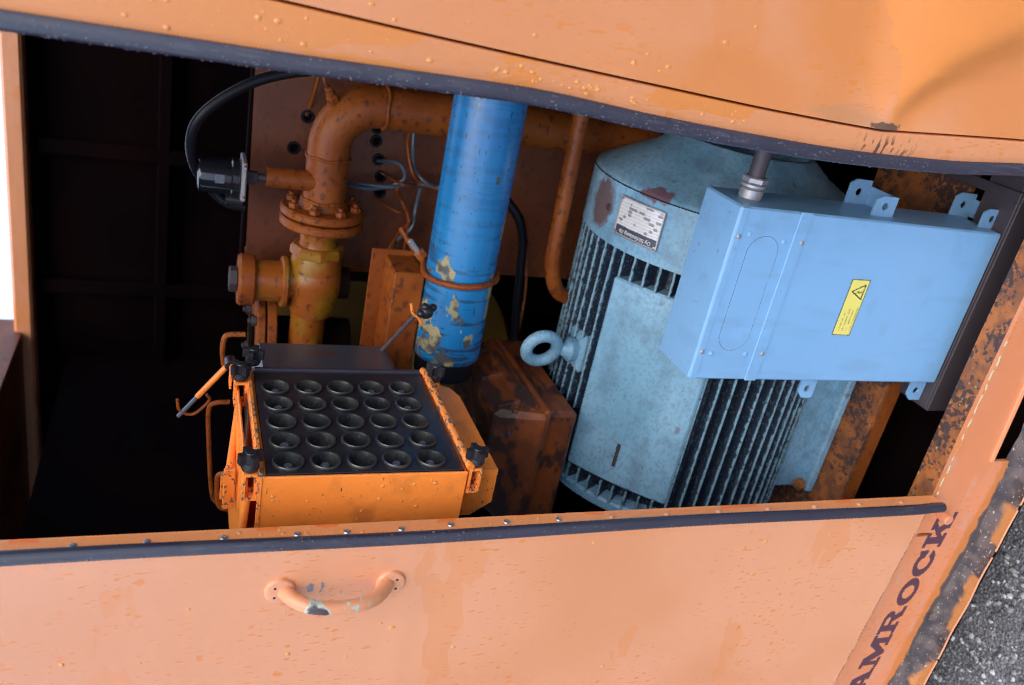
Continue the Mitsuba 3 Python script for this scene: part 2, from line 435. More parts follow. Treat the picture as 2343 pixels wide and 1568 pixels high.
def cyl(p0, p1, r, n=24, b=0.001):
    p0, p1 = np.asarray(p0, float), np.asarray(p1, float)
    h = np.linalg.norm(p1 - p0)
    return lathe(disc_prof(r, 0, h, min(b, r * .3, h * .3)), p0, p1 - p0, n)


def hexbolt(p0, axis, r=0.008, h=0.008):
    return join(cyl(p0, np.asarray(p0) + np.asarray(axis, float) * h, r, 6, 0.0012),
                cyl(np.asarray(p0) + np.asarray(axis, float) * h, np.asarray(p0) + np.asarray(axis, float) * (h + 0.006), r * .55, 10, 0.001))


def extr(poly, h, origin, ex, ey):
    """the shapely polygon drawn in the plane (ex, ey) at the origin and extruded by h along ex x ey"""
    polys = list(getattr(poly, 'geoms', [poly])); ms = []
    ex, ey = np.asarray(ex, float), np.asarray(ey, float)
    M = np.eye(4); M[:3, 0] = ex; M[:3, 1] = ey; M[:3, 2] = np.cross(ex, ey); M[:3, 3] = origin
    for q in polys:
        m = trimesh.creation.extrude_polygon(q, h, engine='earcut'); m.apply_transform(M); ms.append(m)
    return join(ms)


XZ = dict(ex=(1, 0, 0), ey=(0, 0, 1))       # extrudes towards -y (out of the machine)


def xzplate(pts, y, h, holes=()):
    """a plate drawn in x and z whose inner face lies at depth y and whose outer face lies h nearer the street"""
    q = Polygon(pts)
    for o in holes: q = q.difference(o)
    return extr(q, h, (0, y, 0), **XZ)


def ball(c, r, sub=3, s=(1, 1, 1)):
    m = trimesh.creation.icosphere(subdivisions=sub, radius=1.0)
    m.apply_scale(np.asarray(s, float) * r); m.apply_translation(c); return m


def drops(places, normal, r0, r1, flat=0.45, stretch=1.6):
    """one mesh of water drops sitting on a face; each is a closed little cap lengthened downwards"""
    base = trimesh.creation.icosphere(subdivisions=1, radius=1.0); ms = []
    n = np.asarray(normal, float); n /= np.linalg.norm(n)
    for q in places:
        r = r0 + (r1 - r0) * rng.random() ** 3
        m = base.copy(); v = m.vertices.copy()
        st = 1 + (stretch - 1) * rng.random()
        u = np.array([0, 0, 1.0]) - n * n[2]; u /= max(np.linalg.norm(u), 1e-9)
        w = np.cross(n, u)
        v = v * (1 + 0.25 * (meshkit.noise(v * 1.7 + rng.random(3) * 50)[:, None] - 0.5))
        m.vertices = np.asarray(q) + r * (st * v[:, :1] * u + v[:, 1:2] * w + flat * v[:, 2:] * n)
        ms.append(m)
    return join(ms)


# ------------------------------------------------------------------ ground
g = []
xs = np.concatenate([[-60, -6], np.linspace(-1.7, -0.3, 220), [6, 60]]); ys = np.concatenate([[-60, -5], np.linspace(-0.35, 0.45, 130), [6, 60]])
X, Y = np.meshgrid(xs, ys, indexing='ij')
GZ = 0.14
Z = GZ + 0.006 * (meshkit.fbm(np.stack([X * 45, Y * 45, X * 0], -1), 3, 2) - 0.5) * ((np.abs(X + 1) < 0.75) & (Y > -0.4) & (Y < 0.5))
idx = np.arange(X.size).reshape(X.shape)
q = np.stack([idx[:-1, :-1], idx[1:, :-1], idx[1:, 1:], idx[:-1, 1:]], -1).reshape(-1, 4)
scene['ground'] = mikit.ply((np.stack([X, Y, Z], -1).reshape(-1, 3), q), 'm_asphalt', smooth=True)
labels['ground'] = {'label': 'rough grey asphalt beside and under the machine', 'kind': 'structure'}
ms = []
stone = trimesh.creation.icosphere(subdivisions=1, radius=1.0)
for i in range(5200):
    r = 0.0012 + 0.0062 * rng.random() ** 4
    m = stone.copy(); v = m.vertices * (1 + 0.5 * (meshkit.noise(m.vertices * 1.5 + rng.random(3) * 90)[:, None] - 0.5)) * [1, 0.6 + 0.4 * rng.random(), 0.6]
    a = rng.random() * 6.28; c, s = math.cos(a), math.sin(a)
    v = v @ np.array([[c, s, 0], [-s, c, 0], [0, 0, 1]]) * r
    m.vertices = v + [-1.35 + 0.95 * rng.random(), -0.16 + 0.42 * rng.random(), GZ + 0.001]; ms.append(m)
bsdf('m_stone', lambda p, n, uv: mix((0.06, 0.06, 0.068), (0.52, 0.51, 0.50), dr.square(mikit.cell_rand(p.x * 110, p.y * 110, 0.0))), 0.5)
part('stone', join(ms), 'm_stone', 'ground', smooth=True, kind='stuff')

# ------------------------------------------------------------------ cabinet: roof, dark walls, far top rail, floor
cab = thing('machine_cabinet', 'inside of the orange machine in painted shade around the motor and pipes', 'cabinet')
part('unseen_roof', join(bx(-2.2, 1.2, 0.34, 0.92, 1.98, 2.02), bx(-2.2, -0.68, 0.02, 0.34, 1.98, 2.02), bx(0.06, 1.2, 0.02, 0.34, 1.98, 2.02)), 'm_shade_dark', cab)  # out of view, its gap cut to steer light onto the motor
part('roof_cover', bx(-2.2, -1.03, 0.9205, 1.37, 1.838, 2.02), 'm_inner_dim', cab)
part('rear_wall', bx(-2.2, 1.2, 1.362, 1.40, 0.25, 1.832), 'm_bay_shade', cab)
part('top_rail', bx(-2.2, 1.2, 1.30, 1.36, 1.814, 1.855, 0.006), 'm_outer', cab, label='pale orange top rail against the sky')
part('side_wall', bx(-2.2, -2.16, 0.02, 1.42, 0.25, 1.98), 'm_bay_shade', cab)
part('side_wall', bx(0.42, 0.46, 0.0, 1.42, 0.25, 1.98), 'm_bay_shade', cab)
part('floor', bx(-2.2, 0.42, 0.12, 1.42, 0.23, 0.25), 'm_bay_shade', cab)
part('partition', bx(-1.15, -1.12, 0.62, 1.42, 0.25, 1.75), 'm_bay_shade', cab)
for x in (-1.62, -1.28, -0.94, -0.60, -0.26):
    part('wall_rib', bx(x, x + 0.035, 1.335, 1.3618, 0.26, 1.812, 0.004), 'm_bay_shade', cab)
part('wall_rib', bx(-2.1, 0.3, 1.3355, 1.3615, 1.52, 1.55, 0.004), 'm_bay_shade', cab)

# ------------------------------------------------------------------ rear tank panel with cable holes
tk = thing('tank_panel', 'flat orange brown panel with round cable holes behind the elbow pipe', 'panel')
hl = [(1.304, -.311), (1.322, -.366), (1.184, -.338), (1.185, -.315), (1.176, -.370), (1.168, -.400), (1.166, -.429)]
pl = Polygon([(-0.572, 0.45), (-0.572, 1.388), (0.30, 1.400), (0.30, 0.45)])
for z, x in hl: pl = pl.difference(Point(x, z).buffer(0.009))
part('sheet', extr(pl, 0.004, (0, 0.704, 0), **XZ), 'm_inner_dim', tk, smooth=False)
part('top_edge', bx(-0.572, 0.30, 0.7045, 0.74, 1.392, 1.397, 0.001), 'm_shade_dark', tk)
for z, x in hl:
    part('grommet', lathe([(0.0075, 0), (0.0105, 0), (0.0115, 0.002), (0.0105, 0.004), (0.0075, 0.004), (0.0075, 0)], (x, 0.7015, z), (0, -1, 0), 20), 'm_hose', tk)
part('bracket', bx(-0.585, -0.578, 0.70, 0.78, 1.05, 1.385), 'm_inner', tk)

# olive compressor body low behind the valve
cb = thing('compressor_body', 'olive yellow rounded casting low down behind the valve', 'compressor')
part('casing', lathe([(0, 0), (0.19, 0), (0.215, 0.02), (0.215, 0.52), (0.19, 0.54), (0, 0.54)], (-0.93, 0.93, 0.80), (0, 0, 1), 56), 'm_olive', cb)
part('rib', lathe(disc_prof(0.23, 0, 0.02, 0.003), (-0.93, 0.93, 1.02), (0, 0, 1), 56), 'm_olive', cb)

# flanged cross pipe beside the valve
fp = thing('flanged_pipe', 'orange flange pair of a pipe standing edge on below the bonnet', 'pipe')
part('pipe', cyl((-0.70, 0.66, 1.20), (-0.70, 0.66, 1.375), 0.035, 32), 'm_shade_dark', fp)
part('flange', lathe(disc_prof(0.085, 0, 0.016, 0.002), (-0.70, 0.66, 1.336), (0, 0, 1), 48), 'm_inner', fp)
part('flange', lathe(disc_prof(0.085, 0, 0.014, 0.002), (-0.70, 0.66, 1.355), (0, 0, 1), 48), 'm_inner', fp)
for a in np.radians([15, 75, 135, 195, 255, 315]):
    c = (-0.70 + 0.068 * math.cos(a), 0.66 + 0.068 * math.sin(a), 1.369)
    part('bolt', hexbolt(c, (0, 0, 1), 0.009, 0.009), 'm_darksteel', fp)

# ------------------------------------------------------------------ discharge pipe with elbow
PX, PY, PZ = -0.262, 0.612, 1.277      # level of the run, depth, height of the leg
R = 0.0345
dp = thing('elbow_pipe', 'dull orange pipe bending through an elbow into a bolted flange', 'pipe')
bend = 0.075
pts = [(PX, PY, 0.70)] + [(PX, PY, z) for z in np.linspace(0.75, PZ - bend, 10)]
pts += [(PX - bend + bend * math.cos(a), PY, PZ - bend + bend * math.sin(a)) for a in np.radians(np.linspace(6, 90, 16))]
pts += [(x, PY, PZ) for x in np.linspace(PX - bend - 0.01, -0.437, 8)]
part('pipe', tube(pts, R, 40, caps=False), 'm_inner', dp)


def weld(c, axis, r, k):
    u, w, t = frame(axis); a = np.linspace(0, 2 * np.pi, 61)
    rr = np.random.default_rng(k)
    p = np.asarray(c) + r * (np.cos(a)[:, None] * u + np.sin(a)[:, None] * w) + t * (0.0012 * np.sin(a * 5 + k))[:, None]
    return tube(p, 0.0026 + 0.0008 * rr.random(61), 8, caps=False)


part('weld_bead', weld((PX, PY, 1.196), (0, 0, 1), R + 0.0006, 1), 'm_inner', dp)
part('weld_bead', weld((-0.352, PY, PZ), (1, 0, 0), R + 0.0001, 2), 'm_inner', dp)
part('weld_bead', weld((-0.424, PY, PZ), (1, 0, 0), R + 0.0012, 3), 'm_inner', dp)
part('collar', lathe([(0.0345, 0), (0.037, 0), (0.041, -0.010), (0.041, -0.013)], (-0.424, PY, PZ), (1, 0, 0), 40), 'm_inner', dp)
part('branch_stub', lathe([(0.0165, 0), (0.0165, 0.075), (0.0158, 0.078), (0.0125, 0.078), (0.0125, 0.06), (0, 0.06)], (-0.392, PY - 0.012, PZ + 0.018), (0, 0, 1), 32), 'm_inner', dp)
fl = part('flange', lathe(disc_prof(0.069, 0, 0.014, 0.003), (-0.4505, PY, PZ), (1, 0, 0), 60), 'm_inner', dp)
fl2 = part('flange', lathe(disc_prof(0.069, 0, 0.015, 0.003), (-0.469, PY, PZ), (1, 0, 0), 60), 'm_inner', dp)
for i in range(8):
    a = math.radians(22.5 + 45 * i)
    c = (-0.4365, PY + 0.054 * math.cos(a), PZ + 0.054 * math.sin(a))
    part('bolt', hexbolt(c, (1, 0, 0), 0.0088, 0.009), 'm_inner', fl)
# small fitting and capillary on the elbow
part('fitting', join(cyl((-0.270, PY - 0.006, 1.276), (-0.250, PY - 0.02, 1.286), 0.010, 6), cyl((-0.252, PY - 0.02, 1.285), (-0.238, PY - 0.028, 1.293), 0.0065, 8),
                     tube(smooth_path([(-0.240, PY - 0.027, 1.292), (-0.225, PY - 0.03, 1.300), (-0.19, PY - 0.02, 1.302)]), 0.003, 8)), 'm_inner', dp)
solo('capillary_tube', tube(smooth_path([(-0.14, 0.66, 1.29), (-0.20, 0.67, 1.292), (-0.26, 0.68, 1.298), (-0.311, 0.71, 1.304)]), 0.0032, 8), 'm_inner',
     'thin orange brown tube going into the upper cable hole', 'tube')

# ------------------------------------------------------------------ valve under the flange
vx, vy, vz = -0.560, 0.613, 1.279
va = thing('stop_valve', 'orange and olive cast valve body with side bonnet below the flange', 'valve')
part('neck', lathe([(0.036, 0.0), (0.032, -0.012), (0.030, -0.03), (0.034, -0.042), (0.036, -0.044)], (-0.469, vy, vz), (1, 0, 0), 40), 'm_brass', va)
part('hexagon', cyl((-0.524, vy, vz), (-0.504, vy, vz), 0.0455, 8, 0.004), 'm_brass', va, smooth=False)
part('body', join(ball((vx - 0.010, vy, vz), 0.0485, 4, (1.12, 1, 1)), lathe([(0, -0.06), (0.036, -0.06), (0.041, -0.045), (0.045, -0.02), (0.045, 0.02), (0.041, 0.045), (0.038, 0.055), (0, 0.055)], (vx - 0.010, vy, vz), (1, 0, 0), 40), cyl((vx - 0.012, vy, vz), (vx - 0.012, vy, vz + 0.052), 0.033, 32)), 'm_brass', va)
part('hexagon', cyl((-0.628, vy, vz), (-0.606, vy, vz), 0.040, 6, 0.003), 'm_brass', va, smooth=False)
part('lower_pipe', cyl((-0.86, vy, vz + 0.004), (-0.626, vy, vz + 0.004), 0.030, 32), 'm_brass', va)
part('bonnet_ring', lathe(disc_prof(0.044, 0, 0.010, 0.002), (vx - 0.016, vy, vz + 0.046), (0, 0, 1), 40), 'm_brass', va)
part('bonnet', cyl((vx - 0.016, vy, vz + 0.055), (vx - 0.016, vy, vz + 0.100), 0.035, 36), 'm_brass', va, label='yellowish bonnet of the valve')
cap = part('cap', lathe([(0, 0), (0.040, 0), (0.044, 0.004), (0.044, 0.024), (0.041, 0.028), (0, 0.028)], (vx - 0.016, vy, vz + 0.098), (0, 0, 1), 40), 'm_inner', va)
part('nut', cyl((vx - 0.016, vy, vz + 0.126), (vx - 0.016, vy, vz + 0.140), 0.022, 6, 0.002), 'm_darksteel', cap, smooth=False)
part('boss', cyl((vx - 0.012, vy, vz - 0.04), (vx - 0.012, vy, vz - 0.058), 0.028, 28), 'm_shade_dark', va)

# ------------------------------------------------------------------ pressure switch and its hose
ps = thing('pressure_switch', 'black plastic pressure switch screwed to the elbow pipe stub', 'switch')
part('body', lathe([(0, 0), (0.0285, 0), (0.030, 0.002), (0.030, 0.012), (0.0275, 0.014), (0.0275, 0.056), (0.025, 0.061), (0.019, 0.064), (0, 0.064)], (-0.398, 0.600, 1.412), (0, 0, 1), 40), 'm_switch', ps)
part('type_plate', bx(-0.402, -0.388, 0.5715, 0.5728, 1.436, 1.450, 0.0003), 'm_tag', ps)
part('flange', bx(-0.428, -0.365, 0.568, 0.632, 1.404, 1.4115, 0.002), 'm_zinc', ps)
part('nipple', join(cyl((-0.395, 0.598, 1.386), (-0.395, 0.598, 1.404), 0.011, 6), cyl((-0.394, 0.598, 1.34), (-0.394, 0.598, 1.388), 0.0065, 16)), 'm_darksteel', ps)
for x in (-0.372, -0.421):
    part('screw', cyl((x, 0.566, 1.408), (x, 0.560, 1.408), 0.0035, 10), 'm_steel', ps)
part('cable_boss', cyl((-0.435, 0.60, 1.405), (-0.435, 0.60, 1.432), 0.009, 12), 'm_plastic', ps)
hp = [(-0.19, 0.52, 1.20), (-0.203, 0.54, 1.26), (-0.213, 0.55, 1.33), (-0.235, 0.552, 1.395), (-0.268, 0.553, 1.445), (-0.305, 0.556, 1.478), (-0.345, 0.57, 1.487), (-0.39, 0.60, 1.478), (-0.425, 0.62, 1.455), (-0.447, 0.62, 1.43), (-0.452, 0.62, 1.40)]
solo('rubber_hose', tube(smooth_path(hp, 10), 0.0078, 16), 'm_hose', 'black rubber hose curving over the pressure switch', 'hose')

# ------------------------------------------------------------------ wires between panel and blue pipe
W = [([(1.178, -.372), (1.150, -.362), (1.137, -.385), (1.160, -.405), (1.20, -.410), (1.235, -.41)], 'm_wire', 0.0032, 'grey wire looping out of the panel hole to the pipe leg'),
     ([(1.215, -.408), (1.16, -.402), (1.11, -.397), (1.06, -.395)], 'm_wire', 0.0034, 'straight grey blue wire running level to the blue pipe'),
     ([(1.166, -.395), (1.14, -.395), (1.10, -.398), (1.06, -.398)], 'm_inner', 0.0026, 'thin orange wire leaving the lower panel hole'),
     ([(1.132, -.29), (1.130, -.33), (1.118, -.37), (1.095, -.39), (1.06, -.397)], 'm_wire', 0.0030, 'upper grey wire hanging from behind the horizontal pipe'),
     ([(1.140, -.29), (1.137, -.33), (1.124, -.375), (1.100, -.393), (1.06, -.402)], 'm_inner', 0.0028, 'upper orange brown wire hanging beside the grey one'),
     ([(1.150, -.405), (1.133, -.43), (1.120, -.46), (1.128, -.49), (1.150, -.52), (1.15, -.56)], 'm_inner', 0.0034, 'orange wire curving down beside the blue pipe'),
     ([(1.106, -.40), (1.107, -.44), (1.113, -.475), (1.135, -.51), (1.145, -.56)], 'm_wire', 0.0036, 'lower grey wire curving down behind the sheet metal cover'),
     ([(1.18, -.440), (1.145, -.445), (1.122, -.450), (1.118, -.47), (1.118, -.53)], 'm_inner', 0.0024, 'thin bent orange line under the loop of wires')]
for k, (pp, mat, r, lab) in enumerate(W):
    p3 = [(x, 0.655 + 0.012 * math.sin(3 * i + k) - (0.0 if i else -0.045 * (k in (0, 2, 7))), z) for i, (z, x) in enumerate(pp)]
    solo('wire', tube(smooth_path(p3, 8), r, 8), mat, lab, 'wire')

# ------------------------------------------------------------------ blue pipe, its clamp, thin orange pipe, black hose
BY, BZ, BR = 0.457, 1.0735, 0.0555
bp = thing('blue_pipe', 'thick worn blue pipe standing upright in the photo with flaking paint', 'pipe')
part('barrel', lathe([(0, -0.625), (BR - .003, -0.625), (BR, -0.622), (BR, 0.12), (BR - .004, 0.12), (BR - .004, 0.05), (0, 0.05)], (0, BY, BZ), (1, 0, 0), 64), 'm_blue', bp)
part('end_shadow', lathe(disc_prof(0.050, 0, 0.05, 0.004), (-0.66, BY, BZ), (1, 0, 0), 48), 'm_hose', bp)  # near-black disc standing for the shadow at the pipe end
uc = thing('pipe_clamp', 'thin orange u bolt bent round the blue pipe', 'clamp')
a = np.radians(np.linspace(-100, 112, 40))
ring = np.stack([-0.478 - 0.004 * np.sin(a), BY - (BR + 0.005) * np.cos(a), BZ + (BR + 0.005) * np.sin(a)], 1)
ring = np.vstack([ring, ring[-1] + [0.012, 0.035, 0.014], ring[-1] + [0.030, 0.06, 0.030]])
ring[-8:, 0] += np.linspace(0, 0.012, 8)
part('rod', tube(ring, 0.0048, 12), 'm_inner', uc)
part('nut', cyl((-0.446, 0.43, 1.148), (-0.437, 0.43, 1.156), 0.0095, 6), 'm_inner', uc, smooth=False)
part('thread', cyl((-0.446, 0.43, 1.150), (-0.420, 0.43, 1.172), 0.0045, 10), 'm_zinc', uc)
tp = thing('thin_pipe', 'slim orange pipe with a swept bend between blue pipe and motor', 'pipe')
part('tube', tube(smooth_path([(0.05, 0.497, 0.907), (-0.1, 0.497, 0.906), (-0.2, 0.497, 0.905), (-0.34, 0.497, 0.902), (-0.42, 0.497, 0.900), (-0.465, 0.498, 0.897), (-0.50, 0.50, 0.885), (-0.525, 0.51, 0.865), (-0.54, 0.52, 0.83)]), 0.0135, 20), 'm_inner', tp)
bh = [(-0.32, 0.62, 1.04), (-0.38, 0.61, 0.975), (-0.42, 0.60, 0.935), (-0.46, 0.60, 0.917), (-0.51, 0.60, 0.910), (-0.60, 0.60, 0.900), (-0.70, 0.60, 0.885), (-0.85, 0.60, 0.87)]
solo('rubber_hose', tube(smooth_path(bh), 0.0085, 14), 'm_hose', 'black hose hanging between blue pipe and slim orange pipe', 'hose')
solo('wire', tube(smooth_path([(-0.40, 0.62, 0.99), (-0.415, 0.62, 0.94), (-0.44, 0.63, 0.905), (-0.50, 0.63, 0.89), (-0.58, 0.62, 0.88), (-0.70, 0.60, 0.885)]), 0.0026, 8), 'm_inner', 'thin orange wire beside the black hose', 'wire')

# ------------------------------------------------------------------ sheet metal cover left of the blue pipe
sc = thing('sheet_metal_cover', 'narrow folded orange sheet metal cover left of the blue pipe', 'cover')
part('housing', bx(-0.85, -0.483, 0.452, 0.53, 1.132, 1.181, 0.002), 'm_inner', sc)
part('flange', bx(-0.85, -0.474, 0.53, 0.534, 1.132, 1.204, 0.001), 'm_inner', sc)

# ------------------------------------------------------------------ cast housing between blue pipe and motor
ch = thing('cast_housing', 'sooty orange cast housing with stepped cover left of the eye bolt', 'housing')
part('body', bx(-0.90, -0.664, 0.325, 0.60, 0.868, 0.929, 0.008), 'm_cast', ch)
part('cover', hull(np.vstack([bx(-0.90, -0.657, 0.304, 0.592, 0.9295, 0.952, 0.008).vertices, bx(-0.86, -0.668, 0.335, 0.565, 0.985, 1.012, 0.010).vertices])), 'm_cast', ch)
part('rim', bx(-0.89, -0.6525, 0.310, 0.585, 0.9255, 0.938, 0.004), 'm_cast', ch)
part('rim', hull(np.vstack([bx(-0.668, -0.6505, 0.325, 0.575, 0.9455, 0.952, 0.002).vertices, bx(-0.674, -0.656, 0.345, 0.56, 0.966, 0.971, 0.002).vertices])), 'm_cast', ch)
for y in (0.345, 0.44, 0.535):
    part('rib', hull(np.vstack([bx(-0.672, -0.653, y, y + 0.012, 0.968, 0.972, 0.001).vertices, bx(-0.675, -0.662, y, y + 0.012, 1.0, 1.006, 0.001).vertices])), 'm_cast', ch)
part('boss', cyl((-0.76, 0.45, 1.008), (-0.76, 0.45, 1.022), 0.045, 32, 0.004), 'm_cast', ch)
for y, z in ((0.555, 0.985), (0.335, 0.980)):
    part('bolt', hexbolt((-0.668, y, z), (1, 0, 0), 0.007, 0.006), 'm_cast', ch)

# ------------------------------------------------------------------ electric motor
MY, MZ, MR = 0.445, 0.62, 0.237


def mpt(x, ang, r):
    a = math.radians(ang); return np.array([x, MY - r * math.cos(a), MZ + r * math.sin(a)])


mo = thing('electric_motor', 'big blue grey ribbed electric motor with conical fan cowl', 'motor')
part('core', lathe(disc_prof(0.203, 0, 0.47, 0.002), (-0.84, MY, MZ), (1, 0, 0), 72), 'm_fin', mo)
co = part('fan_cowl', lathe([(0.236, 0), (0.239, 0.0), (0.239, 0.096), (0.237, 0.101), (0.232, 0.105), (0.222, 0.112), (0.150, 0.150), (0.122, 0.172), (0.114, 0.178), (0.106, 0.178), (0.104, 0.172), (0.104, 0.10), (0.0, 0.10)],
                            (-0.388, MY, MZ), (1, 0, 0), 96), 'm_cowl', mo, label='smooth conical fan cowl of the motor')
part('cowl_seam', lathe([(0.2394, 0.0), (0.2402, 0.001), (0.2394, 0.002)], (-0.291, MY, MZ), (1, 0, 0), 96), 'm_black', co)
part('end_shield', lathe([(0.18, 0), (0.232, 0), (0.236, 0.003), (0.236, 0.016), (0.232, 0.02), (0.18, 0.02)], (-0.838, MY, MZ), (1, 0, 0), 80), 'm_motor', mo)
part('shaft_end', lathe([(0, -0.06), (0.12, -0.06), (0.16, -0.02), (0.20, 0)], (-0.84, MY, MZ), (1, 0, 0), 48), 'm_motor', mo)


def fin(ang, x0, x1, k):
    a = math.radians(ang); er = np.array([0, -math.cos(a), math.sin(a)]); et = np.array([0, math.sin(a), math.cos(a)])
    n = 10; vs = []
    rr = np.random.default_rng(k)
    for x in np.linspace(x0, x1, n):
        w = 0.0008 * (rr.random() - .5)
        for r, t in ((0.198, 0.0032), (0.2355 + w, 0.0020), (0.2365 + w, 0.0010)):
            for s in (-1, 1):
                vs.append(np.array([x, MY, MZ]) + er * r + et * (s * t + w))
    f = []
    ringo = [0, 2, 4, 5, 3, 1]
    for i in range(n - 1):
        for j in range(6):
            p, q2 = ringo[j], ringo[(j + 1) % 6]
            f += [[i * 6 + p, i * 6 + q2, (i + 1) * 6 + q2], [i * 6 + p, (i + 1) * 6 + q2, (i + 1) * 6 + p]]
    for e in (0, (n - 1) * 6):
        f += [[e, e + 2, e + 3], [e, e + 3, e + 1], [e + 2, e + 4, e + 5], [e + 2, e + 5, e + 3]]
    return trimesh.Trimesh(np.array(vs), f, process=False)


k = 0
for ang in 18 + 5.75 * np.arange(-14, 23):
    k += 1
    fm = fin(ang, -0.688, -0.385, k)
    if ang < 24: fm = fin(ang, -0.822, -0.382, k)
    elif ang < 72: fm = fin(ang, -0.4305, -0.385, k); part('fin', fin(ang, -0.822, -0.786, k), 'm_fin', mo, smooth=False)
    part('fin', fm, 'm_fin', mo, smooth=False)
# flat pad for a second terminal box, cast on at 47 degrees
pa = math.radians(47.5); er = np.array([0, -math.cos(pa), math.sin(pa)]); et = np.array([0, math.sin(pa), math.cos(pa)])
M = np.eye(4); M[:3, 0] = [1, 0, 0]; M[:3, 1] = et; M[:3, 2] = er; M[:3, 3] = [0, MY, MZ]
if np.linalg.det(M[:3, :3]) < 0: M[:3, 1] *= -1
pm = bx(-0.785, -0.431, -0.0935, 0.0935, 0.19, 0.2235, 0.003); pm = pm.subdivide().subdivide().subdivide()
pv = pm.vertices; top = pv[:, 2] > 0.218
pv[top, 2] += 0.0075 * (1 - (pv[top, 1] / 0.0935) ** 2) + 0.0007 * (meshkit.noise(pv[top] * 30) - 0.5)
pm.vertices = pv; pm.apply_transform(M)
if pm.volume < 0: pm.invert()
pad = part('mounting_pad', pm, 'm_motor', mo, label='smooth flat cast pad on the ribbed motor')
sl = bx(-0.752, -0.706, -0.0035, 0.0035, 0.2298, 0.2318, 0.001); sl.apply_translation([0, 0.008, 0]); sl.apply_transform(M)
part('rust_slot', sl, 'm_darksteel', pad)
# name plate, curved on the cowl
n = 16
pv, puv, pf = [], [], []
for i in range(n + 1):
    for j, xx in enumerate((-0.365, -0.305)):
        pv.append(mpt(xx, 56 + (76.5 - 56) * i / n, MR + 0.0048)); puv.append((i / n, 1.0 - j))
for i in range(n):
    pf += [[2 * i, 2 * i + 1, 2 * i + 3], [2 * i, 2 * i + 3, 2 * i + 2]]
npk = part('name_plate', trimesh.Trimesh(np.array(pv), pf, process=False), 'm_plate', co, smooth=True, uv=np.array(puv), label='bright metal name plate riveted upside down on the cowl')
# rim of the name plate
rimp = [mpt(-0.3655, a, MR + 0.0048) for a in np.linspace(55.8, 76.7, 14)] + [mpt(-0.3045, a, MR + 0.0048) for a in np.linspace(76.7, 55.8, 14)]
part('plate_rim', tube(np.array(rimp + rimp[:2]), 0.0013, 6, caps=False), 'm_zinc', co)


def curved_text(txt, h, x, a0, r):
    m = meshkit.text_mesh(txt, h, 0.0003, bold=True)
    v = m.vertices.copy()
    ang = np.radians(a0) + v[:, 0] / r
    rad = r + v[:, 2]
    m.vertices = np.stack([x + 0 * rad - 0 + (-1) * -v[:, 1] * -1, MY - rad * np.cos(ang), MZ + rad * np.sin(ang)], 1)
    return m


part('lettering', curved_text('Oy Strömberg Ab', 0.0058, -0.3555, 58.5, MR + 0.0051), 'm_white', co, smooth=False)
for a in (57, 75.7):
    for xx in (-0.362, -0.308):
        part('rivet', lathe([(0.0024, 0), (0.0021, 0.001), (0, 0.0016)], mpt(xx, a, MR + 0.005), mpt(0, a, 1) - mpt(0, a, 0), 10), 'm_steel', co)
part('screw', join(lathe([(0.006, 0), (0.005, 0.002), (0, 0.003)], mpt(-0.335, 84, MR + 0.002), mpt(0, 84, 1) - mpt(0, 84, 0), 14)), 'm_darksteel', co)
# eye bolt
eb = part('eye_bolt', join(lathe([(0.0275 + 0.0105 * math.cos(t), 0.0105 * math.sin(t)) for t in np.linspace(0, 2 * np.pi, 17)], (-0.595, 0.425, 0.915), (0.25, 1, 0.0), 40),
                           lathe([(0, -.02), (0.017, -.02), (0.021, 0.0), (0.021, 0.006), (0.014, 0.012), (0.010, 0.022), (0, 0.022)], (-0.595, 0.425, 0.860), (0, 0, 1), 28)), 'm_motor', mo, label='heavy lifting eye bolt of the motor')
part('eye_boss', bx(-0.63, -0.56, 0.40, 0.47, 0.82, 0.852, 0.006), 'm_motor', mo)
# foot
part('foot', join(bx(-0.80, -0.42, 0.285, 0.31, 0.385, 0.47, 0.004), bx(-0.80, -0.42, 0.262, 0.36, 0.372, 0.39, 0.004), hull([(-0.80, 0.285, 0.39), (-0.42, 0.285, 0.39), (-0.80, 0.31, 0.52), (-0.42, 0.31, 0.52), (-0.80, 0.36, 0.50), (-0.42, 0.36, 0.50), (-0.80, 0.36, 0.39), (-0.42, 0.36, 0.39)])), 'm_motor', mo)
part('foot_bolt', hexbolt((-0.79, 0.276, 0.391), (0, 0, 1), 0.012, 0.012), 'm_rusty', mo)

# ------------------------------------------------------------------ motor bed
mb = thing('motor_bed', 'rust speckled orange beam carrying the motor foot', 'beam')
part('top_plate', bx(-1.05, 0.30, 0.202, 0.40, 0.362, 0.371, 0.001), 'm_rusty', mb)
part('web', bx(-1.05, -0.525, 0.204, 0.212, 0.332, 0.362, 0.001), 'm_inner', mb)
part('web', bx(-0.525, 0.30, 0.206, 0.212, 0.332, 0.362, 0.001), 'm_shade_dark', mb)
part('gusset', hull([(-0.78, 0.05, 0.30), (-0.72, 0.12, 0.30), (-0.78, 0.20, 0.30), (-0.78, 0.05, 0.31), (-0.72, 0.12, 0.31), (-0.78, 0.20, 0.31), (-0.95, 0.05, 0.3), (-0.95, 0.2, 0.3), (-0.95, 0.05, 0.31), (-0.95, 0.2, 0.31)]), 'm_rusty', mb)
ai = thing('angle_iron', 'dark steel angle under the lower edge of the pale blue box', 'angle iron')
part('shelf', bx(-0.523, 0.30, 0.1045, 0.165, 0.382, 0.3865, 0.001), 'm_darksteel', ai)
part('upright', bx(-0.523, 0.30, 0.099, 0.104, 0.338, 0.3865, 0.001), 'm_darksteel', ai)
part('strap', bx(-0.18, -0.165, 0.10, 0.24, 0.3875, 0.392, 0.001), 'm_darksteel', ai)

